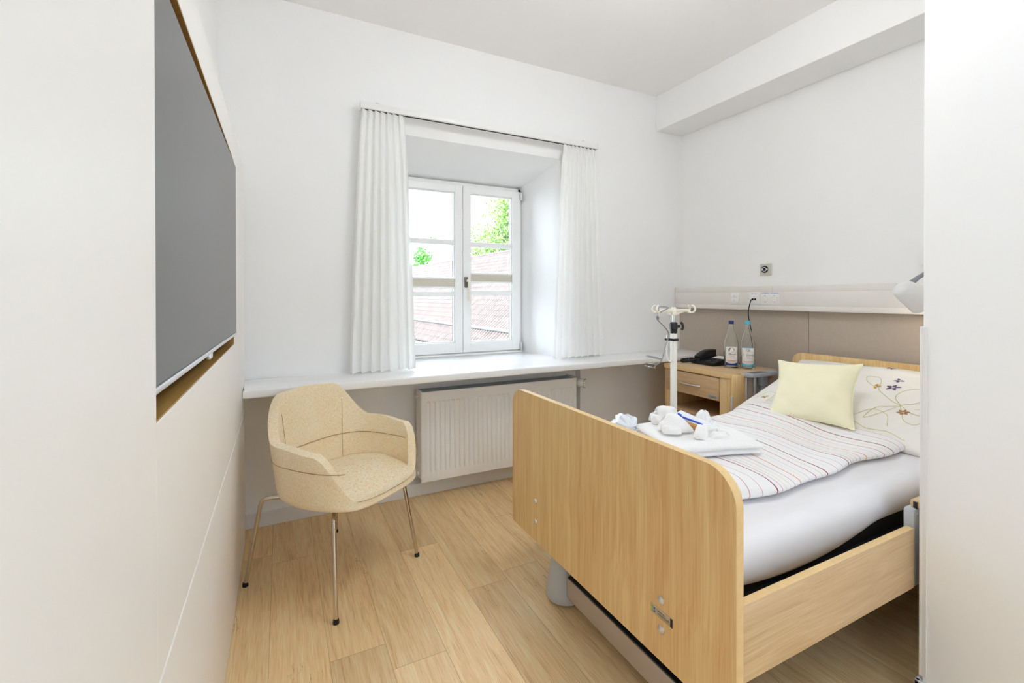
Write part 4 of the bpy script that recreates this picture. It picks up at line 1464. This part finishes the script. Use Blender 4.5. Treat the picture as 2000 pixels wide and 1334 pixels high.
bottle('clear glass water bottle with a turquoise cap and label', 2.765, 2.022, 'cyan', 'cyan', 'St. Georgs', 'Quelle', .082, False)

# ------------------------------------------------------------------ wall panels, trunking, sockets, lamp
pz0, pz1 = .16, 1.126
single('wall_panel', bx((X1 - .014, 1.739, pz0), (X1, YB - .002, pz1), .001), M['taupe'], 'taupe wall panel behind the bedside cabinet, left of the joint', 'wall panel', 'taupe panels at the bed head', smooth=False)
single('wall_panel', bx((X1 - .014, PY + .02, pz0), (X1, 1.736, pz1), .001), M['taupe'], 'taupe wall panel behind the headboard, right of the joint', 'wall panel', 'taupe panels at the bed head', smooth=False)
RXF = 2.895
tk = thing('wall_trunking', 'cream bedhead trunking rail with sockets above the taupe panels', 'trunking', (2.93, 1.75, 1.2))
b = NB(); box(b, (RXF + .0015, PY + .02, 1.126), (X1, YB - .004, 1.290), .004)
box(b, (RXF, PY + .02, 1.250), (X1 - .01, YB - .006, 1.289), .004); box(b, (RXF, PY + .02, 1.127), (X1 - .01, YB - .006, 1.158), .004)
obj('housing', b, M['rail'], tk)
jy = 1.935
obj('cover_joint', bx((RXF - .0006, jy, 1.250), (RXF + .002, jy + .0012, 1.286)), M['greyink'], tk)
for (y0, y1) in ((PY + .02, 1.858), (2.105, 2.17), (2.255, YB - .006)):
    obj('cover_plate', bx((RXF + .0003, y0, 1.1600), (RXF + .006, y1, 1.2480), .0008), M['rail'], tk)
# light switch module
sw = obj('switch_module', bx((RXF - .008, 2.182, 1.168), (RXF + .006, 2.246, 1.246), .002), M['white'], tk)
b = NB(); box(b, (RXF - .012, 2.192, 1.178), (RXF - .007, 2.238, 1.206), .0015); box(b, (RXF - .012, 2.192, 1.208), (RXF - .007, 2.238, 1.236), .0015)
obj('rocker', b, M['white'], sw)
b = NB()
for z in (1.192, 1.222): lathe(b, [(.0022, 0), (.0022, .001)], (RXF - .0125, 2.214, z), 10, zto((-1, 0, 0)))
obj('indicator_dot', b, M['ink'], sw)
# data module
dm = obj('data_module', bx((RXF - .003, 2.028, 1.166), (RXF + .006, 2.105, 1.248), .001), M['white'], tk)
obj('data_insert', bx((RXF - .005, 2.040, 1.172), (RXF - .002, 2.092, 1.228), .001), M['white'], dm)
b = NB(); box(b, (RXF - .0056, 2.068, 1.193), (RXF - .004, 2.081, 1.206)); box(b, (RXF - .0056, 2.051, 1.193), (RXF - .004, 2.064, 1.206)); box(b, (RXF - .0056, 2.064, 1.215), (RXF - .0045, 2.068, 1.219))
obj('jack_port', b, M['rubber'], dm)
b = NB(); box(b, (RXF - .0036, 2.074, 1.235), (RXF - .0025, 2.085, 1.238)); box(b, (RXF - .0036, 2.050, 1.235), (RXF - .0025, 2.062, 1.238))
obj('port_mark', b, M['greyink'], dm)
# twin power sockets
for yc in (1.985, 1.920):
    so = obj('power_socket', bx((RXF - .003, yc - .0325, 1.166), (RXF + .006, yc + .0325, 1.248), .001), M['white'], tk)
    b = NB(); lathe(b, [(.0225, 0), (.0225, .003), (.0200, .003), (.0195, -.004), (0, -.004)], (RXF - .003, yc, 1.203), 28, zto((-1, 0, 0)), cap=False)
    obj('socket_well', b, M['cream'], so)
    b = NB()
    for s_ in (-1, 1): lathe(b, [(.0028, 0), (.0028, .001)], (RXF - .0002, yc + s_ * .0095, 1.203), 10, zto((-1, 0, 0)))
    box(b, (RXF - .006, yc - .005, 1.2215), (RXF - .0015, yc + .005, 1.2245)); box(b, (RXF - .006, yc - .005, 1.1815), (RXF - .0015, yc + .005, 1.1845))
    obj('contact', b, M['ink'], so)
    obj('marking_strip', bx((RXF - .0038, yc - .03, 1.236), (RXF - .0026, yc + .03, 1.246)), plain('lilac_strip', (206, 208, 222), .5, var=0), so)
    b = NB(); box(b, (RXF - .0046, yc - .003, 1.239), (RXF - .0036, yc + .001, 1.244))
    obj('socket_mark', b, M['blueink'], so)
b = NB()
tube(b, catmull([(RXF - .004, 2.076, 1.199), (RXF - .02, 2.080, 1.188), (RXF - .03, 2.09, 1.10), (2.875, 2.075, .98), (2.872, 2.06, .86), (2.86, 2.09, .775), (2.83, 2.18, .748), (2.79, 2.25, .757)], 10), .0032, 8)
single('telephone_cable', b, M['rubber'], 'thin black cable hanging from the trunking behind the bottles', 'cable')

ns = thing('wall_socket', 'square beige wall socket with a round black connector above the trunking', 'socket', (X1, 2.03, 1.402))
obj('face_plate', bx((X1 - .009, 1.990, 1.362), (X1, 2.070, 1.443), .002), plain('beige_plate', (203, 198, 188), .45, var=.01), ns)
b = NB(); lathe(b, [(.024, 0), (.024, .004), (.0225, .005), (0, .005)], (X1 - .009, 2.032, 1.404), 32, zto((-1, 0, 0)))
rc = obj('connector_ring', b, M['rubber'], ns)
b = NB(); lathe(b, [(.0155, 0), (.0155, .003), (.0115, .003), (.0115, 0)], (X1 - .0135, 2.032, 1.404), 28, zto((-1, 0, 0)), cap=False)
for s_ in (-1, 1): box(b, (X1 - .0165, 2.032 + s_ * .0185 - .0055, 1.397), (X1 - .0135, 2.032 + s_ * .0185 + .0055, 1.411), .001)
obj('connector_face', b, M['alu'], rc)

lamp = thing('reading_lamp', 'white cup-shaped bedside reading lamp on a grey gooseneck, by the partition', 'lamp', (2.9, .95, 1.29))
ax = (Vector((.8935, -.449, 0)) * .80 + Vector((0, 0, -.58)) + Vector((-.449, -.8935, 0)) * .10).normalized()
LC = Vector((2.612, 1.122, 1.268))
b = NB()
prof = [(0, 0), (.020, .001), (.036, .008), (.045, .022), (.051, .050), (.058, .095), (.0635, .135)]
pf = [(p.x, p.y) for p in catmull([(r, z, 0) for r, z in prof], 5)]
lathe(b, pf + [(r - .003, max(z, .004)) for r, z in pf[::-1][:-1]] + [(0, .004)], LC, 40, zto(ax), cap=False)
shd = obj('lamp_shade', b, M['lampshade'], lamp, angle=60)
b = NB(); lathe(b, [(0, .03), (.014, .034), (.024, .05), (.028, .07), (.024, .09), (.012, .104), (0, .107)], LC, 24, zto(ax))
obj('bulb', b, emit_mat('warm_bulb', (1, .86, .62, 1), 6.0), lamp)
ld = bpy.data.lights.new('reading_lamp_light', 'POINT'); ld.energy = .5; ld.color = (1, .84, .6); ld.shadow_soft_size = .02
lo = bpy.data.objects.new('reading_lamp_light', ld); COL.objects.link(lo); lo.location = LC + ax * .118
b = NB()
side = Vector((.8935, -.449, 0)) * .58 + Vector((0, 0, .80))
st = LC + ax * .035 + side.normalized() * .040
tube(b, [st, st + Vector((.035, -.018, .030))], lambda t: .013 - .003 * t, 14)
obj('neck_joint', b, M['lampgrey'], shd)
b = NB(); tube(b, catmull([st + Vector((.03, -.016, .027)), (2.76, 1.058, 1.342), (2.83, 1.01, 1.362), (2.875, .955, 1.335), (2.90, .93, 1.285), (2.905, .92, 1.22)], 8), .0095, 12)
obj('gooseneck', b, M['lampgrey'], lamp)
b = NB(); lathe(b, [(.022, 0), (.022, .012), (.012, .018)], (RXF + .001, .92, 1.205), 24, zto((-1, 0, 0)))
obj('lamp_mount', b, M['lampgrey'], lamp)

dp = thing('wall_dispenser', 'small white wall box with a blue label at the partition edge above the reading lamp', 'dispenser', (X1, 1.10, 1.4))
obj('box_body', bx((X1 - .07, 1.02, 1.375), (X1, 1.164, 1.50), .006), M['white'], dp)
obj('blue_label', bx((X1 - .0715, 1.04, 1.392), (X1 - .069, 1.138, 1.448)), M['dispblue'], dp)
obj('yellow_mark', bx((X1 - .0715, 1.120, 1.455), (X1 - .069, 1.138, 1.465)), M['ochre'], dp)
obj('outlet', bx((X1 - .06, 1.06, 1.345), (X1 - .01, 1.15, 1.377), .01), M['cream'], dp)

# ------------------------------------------------------------------ infusion pole
ivx, ivy = 1.953, 1.882
iv = thing('infusion_stand', 'cream infusion stand with four hooks behind the bed', 'infusion stand', (ivx, ivy, 0))
b = NB(); box(b, (ivx - .0145, ivy - .0145, .06), (ivx + .0145, ivy + .0145, 1.018), .006, 3)
obj('outer_pole', b, M['polewhite'], iv)
b = NB(); lathe(b, [(.0085, 1.01), (.0085, 1.135)], (ivx, ivy, 0), 18)
obj('inner_pole', b, M['steel'], iv)
b = NB(); lathe(b, [(.015, 1.014), (.0185, 1.018), (.0185, 1.036), (.0215, 1.039), (.0215, 1.066), (.0185, 1.074), (.012, 1.078)], (ivx, ivy, 0), 24)
kr = Vector((.86, -.40, 0)).normalized()
lathe(b, [(.008, 0), (.008, .034)], (ivx, ivy, 1.054), 12, zto(kr))
c = Vector((ivx, ivy, 1.054)) + kr * .040
tube(b, catmull([c + Vector((0, 0, .022)), c + kr * .010 + Vector((0, 0, .008)), c + kr * .012 + Vector((0, 0, -.01)), c + kr * .004 + Vector((0, 0, -.02))], 6), .007, 10)
obj('clamp_knob', b, M['black'], iv, label='black height clamp with wing knob')
hk = NB()
hd = Vector((.93, -.30, 0)).normalized()      # direction of the hook bar
hp = Vector((ivx, ivy, 1.145))
perp = Vector((-hd.y, hd.x, 0))
lathe(hk, [(.013, 1.118), (.014, 1.125), (.014, 1.155), (.010, 1.160)], (ivx, ivy, 0), 20)
t = NB(); box(t, (-.088, -.006, -.012), (.098, .006, .006), .004, 2, frame(hp, hd, perp)); merge(hk, t)
t = NB(); extrude_poly(t, [hp + hd * a + Vector((0, 0, z)) for a, z in ((-.082, -.006), (-.014, -.030), (.014, -.030), (.082, -.006))], perp * .004); merge(hk, t)
obj('hook_bar', hk, M['cream'], iv)
for s_ in (-1, 1):
    for q in (-1, 1):
        b = NB()
        base = hp + hd * (s_ * .080) + Vector((0, 0, -.002))
        o_ = hd * s_ * .8 + perp * q * .7
        o_.normalize()
        pts = [base, base + o_ * .014 + Vector((0, 0, -.010)), base + o_ * .030 + Vector((0, 0, -.012)), base + o_ * .042 + Vector((0, 0, .004)), base + o_ * .036 + Vector((0, 0, .022)), base + o_ * .022 + Vector((0, 0, .026))]
        tube(b, catmull(pts, 6), .0055, 10)
        obj('hook', b, M['cream'], iv)
b = NB(); box(b, (ivx - .020, ivy - .020, .972), (ivx + .020, ivy + .020, .986), .003)
arm_d = Vector((-.86, .42, 0)).normalized()
tube(b, [Vector((ivx, ivy, .980)) + arm_d * .018, Vector((ivx, ivy, .980)) + arm_d * .048], .007, 10)
cl = obj('holder_clamp', b, M['black'], iv, label='black side clamp')
b = NB()
c0_ = Vector((ivx, ivy, .985)) + arm_d * .038
tube(b, catmull([c0_ + Vector((0, 0, .02)), c0_ + Vector((0, 0, -.04)), c0_ + Vector((0, 0, -.10)), c0_ + arm_d * -.012 + Vector((0, 0, -.125)), c0_ + arm_d * -.036 + Vector((0, 0, -.128))], 6), .0045, 10)
obj('side_loop', b, M['polewhite'], cl)
lathe_b = NB(); lathe(lathe_b, [(.05, .035), (.045, .06), (.022, .075), (.018, .12)], (ivx, ivy, 0), 24)
obj('base_hub', lathe_b, M['polewhite'], iv)
for k in range(5):
    a = 2 * pi * k / 5 + .3
    b = NB(); d = Vector((cos(a), sin(a), 0))
    tube(b, [Vector((ivx, ivy, .06)) + d * .02, Vector((ivx, ivy, .052)) + d * .24], .012, 10)
    lathe(b, [(.018, -.008), (.021, -.005), (.021, .005), (.018, .008)], Vector((ivx, ivy, .021)) + d * .235, 16, zto(Vector((-d.y, d.x, 0))))
    lathe(b, [(.006, 0), (.006, .035)], Vector((ivx, ivy, .018)) + d * .235, 8)
    obj('base_leg', b, M['polewhite'], iv)

wh = thing('wire_bottle_holder', 'bent steel wire bottle holder hanging from the infusion stand', 'bottle holder', (ivx - .1, ivy + .03, .86))
hl = hp + hd * -.1 + Vector((0, 0, .012))
b = NB()
q0 = hp + hd * (-.094)
tube(b, catmull([q0 + perp * -.03 + Vector((0, 0, -.012)), q0 + hd * .05 + perp * -.02 + Vector((0, 0, .012)), q0 + hd * .01 + Vector((0, 0, .016)), q0 + Vector((0, 0, -.02)), q0 + hd * -.004 + Vector((0, 0, -.05)), q0 + hd * .062 + Vector((0, 0, -.125)),
      q0 + hd * .045 + Vector((0, 0, -.20)), q0 + hd * .022 + Vector((0, 0, -.28)), q0 + hd * -.01 + Vector((0, 0, -.305)), q0 + hd * -.022 + Vector((0, 0, -.322))], 8), .0031, 8)
obj('hanger', b, M['wire'], wh)
for (dh, dz_, rx, ry) in ((-.022, -.262, .040, .050), (-.036, -.296, .034, .026), (-.046, -.314, .028, .022)):
    b = NB(); c = q0 + hd * dh + Vector((0, 0, dz_))
    tube(b, [c + hd * rx * cos(2 * pi * k / 28) + perp * ry * sin(2 * pi * k / 28) + Vector((0, 0, .006 * cos(2 * pi * k / 28) * -1)) for k in range(28)], .0029, 8, closed=True)
    obj('ring', b, M['wire'], wh)
b = NB(); lathe(b, [(.004, 0), (.007, .004), (.007, .018), (.003, .022)], q0 + Vector((0, 0, -.056)), 12)
obj('swivel', b, M['wire'], wh)

# ------------------------------------------------------------------ outside the window
struct('ground', bx((-30, 3.5, -5.6), (60, 90, -5.5)), M['ground'], 'pale yard outside the window')
hs = thing('neighbouring_house', 'long neighbouring house with a red tiled roof outside the window', 'house', (9, 25, -5.5))
ax_d = Vector((-.0678, 1, 0)).normalized()
ax_w = Vector((ax_d.y, -ax_d.x, 0))
E0 = Vector((7.0 + 27.6 * .0678, 0, -.28))
tanp = math.tan(radians(40))
def rp(s, w, h=0): return E0 + ax_d * s + ax_w * w + Vector((0, 0, w * tanp + h))
w_e, w_r = -.95, 4.9
b = NB()
ncol = 240; s0, s1 = 7.0, 62.0
ncourse = 22
for c in range(ncourse):
    wa = w_e + (w_r - w_e) * c / ncourse
    wb = w_e + (w_r - w_e) * (c + 1) / ncourse + .04
    prev = None
    for i in range(ncol * 4 + 1):
        s = s0 + (s1 - s0) * i / (ncol * 4)
        ww = [.09, .12, .09, -.02][i % 4]
        col = (b.verts.new(rp(s, wa, ww + .035)), b.verts.new(rp(s, wb, ww)), b.verts.new(rp(s, wa, ww - .03)))
        if prev:
            b.faces.new((prev[0], col[0], col[1], prev[1])); b.faces.new((prev[2], col[2], col[0], prev[0]))
        prev = col
obj('tiled_roof', b, M['tile'], hs, smooth=False)
b = NB()
quad(b, rp(s0, w_r, -.05), rp(s1, w_r, -.05), rp(s1, 2 * w_r - w_e, -.05 - 2 * (w_r - w_e) * tanp), rp(s0, 2 * w_r - w_e, -.05 - 2 * (w_r - w_e) * tanp))
quad(b, rp(s0, w_e, -.06), rp(s1, w_e, -.06), rp(s1, w_r, -.06), rp(s0, w_r, -.06))
obj('roof_deck', b, M['tile'], hs, smooth=False)
b = NB(); tube(b, [rp(s, w_r, .06) for s in (s0, s1)], .11, 12)
obj('ridge_cap', b, M['tile'], hs)
b = NB(); tube(b, [rp(s, 0, .16) for s in (s0, s1)], .075, 12)
for k in range(26): lathe(b, [(.088, 0), (.088, .08)], rp(s0 + 2.1 * k, 0, .16), 12, zto(ax_d))
obj('snow_guard_pipe', b, M['pipe'], hs)
b = NB(); tube(b, [rp(s, w_e - .06, -.02) for s in (s0, s1)], .08, 12)
obj('gutter', b, M['gutter'], hs)
b = NB()
p0, p1 = rp(s0, w_e + .45, 0), rp(s1, w_e + .45, 0)
quad(b, (p0.x, p0.y, -5.5), (p1.x, p1.y, -5.5), (p1.x, p1.y, p1.z - .1), (p0.x, p0.y, p0.z - .1))
q0_, q1_ = rp(s0, 2 * w_r - w_e - .5, 0), rp(s1, 2 * w_r - w_e - .5, 0)
quad(b, (q0_.x, q0_.y, -5.5), (q1_.x, q1_.y, -5.5), (q1_.x, q1_.y, p1.z - .1), (q0_.x, q0_.y, p0.z - .1))
quad(b, (p0.x, p0.y, -5.5), (q0_.x, q0_.y, -5.5), (q0_.x, q0_.y, p0.z - .1), (p0.x, p0.y, p0.z - .1))
pr_ = rp(s0, w_r, -.1)
b.faces.new([b.verts.new(v) for v in ((p0.x, p0.y, p0.z - .1), (q0_.x, q0_.y, p0.z - .1), tuple(pr_))])
obj('facade', b, M['plaster'], hs, smooth=False)

def tree(label, x, y, zb, zt, rx, n, mat, seed, leaf=.16, bare=0):
    r_ = random.Random(seed)
    t = thing('tree', label, 'tree', (x, y, zb), 0, 'trees behind the tiled roof')
    b = NB()
    h = zt - zb
    tube(b, [(x, y, zb), (x + .1, y, zb + h * .35), (x, y + .1, zb + h * .8)], lambda q: .22 * (1 - q) + .04, 8)
    tips = []
    for k in range(26):
        a = r_.uniform(0, 2 * pi); f0 = r_.uniform(.3, .8)
        st_ = Vector((x, y, zb + h * f0))
        e = st_ + Vector((cos(a) * rx * r_.uniform(.4, .9), sin(a) * rx * r_.uniform(.4, .9), h * r_.uniform(.08, .30)))
        mid = (st_ + e) / 2 + Vector((0, 0, h * .04))
        tube(b, [st_, mid, e], lambda q: .05 * (1 - q) + .012, 5); tips += [mid, e]
        for _ in range(bare):
            q = e + Vector((r_.uniform(-.5, .5), r_.uniform(-.5, .5), r_.uniform(.3, 1.1)))
            tube(b, [mid, q], .012, 4)
    obj('trunk', b, M['bark'], t)
    b = NB()
    cl_ = [tp + Vector((r_.gauss(0, .3), r_.gauss(0, .3), r_.gauss(0, .3))) for tp in tips for _ in range(2)]
    for _ in range(n):
        c = r_.choice(cl_)
        p = c + Vector((r_.gauss(0, rx * .17), r_.gauss(0, rx * .17), r_.gauss(0, rx * .15)))
        a = Vector((r_.uniform(-1, 1), r_.uniform(-1, 1), r_.uniform(-1, 1))).normalized()
        c_ = a.cross(Vector((r_.uniform(-1, 1), r_.uniform(-1, 1), r_.uniform(-1, 1)))).normalized()
        s_ = leaf * r_.uniform(.6, 1.2)
        b.faces.new([b.verts.new(p + a * s_), b.verts.new(p + c_ * s_ * .5), b.verts.new(p - a * s_), b.verts.new(p - c_ * s_ * .5)])
    obj('foliage', b, M[mat], t, smooth=False)
tree('tall pale-green spring tree behind the roof, seen through the right sash', 20.8, 43, -5.5, 11.4, 4.6, 15000, 'leaf', 3, .20)
tree('small bright green tree at the left end of the roof ridge', 14.9, 53, -5.5, 7.0, 1.5, 3200, 'leaf2', 8, .22)
tree('nearly bare brown tree between the two green ones', 19.4, 58, -5.5, 8.4, 3.5, 700, 'leaf', 12, .14, 3)

# ------------------------------------------------------------------ added fill lights, out of view above and behind the camera
t = thing('fill_pendant', 'added overhead globe, out of view, filling the room with light', 'lamp', (1.25, 1.1, ZC))
b = NB(); lathe(b, [(.05, -.025), (.055, -.02), (.055, 0)], (1.25, 1.1, ZC), 24); tube(b, [(1.25, 1.1, ZC - .02), (1.25, 1.1, 2.73)], .006, 8)
obj('fill_pendant_mount', b, M['white'], t)
b = NB(); bmesh.ops.create_uvsphere(b, u_segments=32, v_segments=20, radius=.155, matrix=Matrix.Translation((1.25, 1.1, 2.585)))
obj('globe', b, emit_mat('overhead_fill_glow', (.95, .985, 1, 1), 20.0), t)  # invented hanging emitter, added to brighten the ceiling and walls
t = thing('fill_floor_globe', 'added globe on a stand behind the camera, out of view, as fill light', 'lamp', (.72, -1.30, 0))
b = NB(); lathe(b, [(.14, 0), (.14, .015), (.02, .025), (.012, .03), (.012, 1.35)], (.72, -1.30, 0), 32)
obj('stand', b, M['steel'], t)
b = NB(); bmesh.ops.create_uvsphere(b, u_segments=32, v_segments=20, radius=.17, matrix=Matrix.Translation((.72, -1.30, 1.50)))
obj('globe', b, emit_mat('rear_fill_glow', (.62, .80, 1, 1), 19.0), t)  # unseen emitter added to lift the lower half of the room
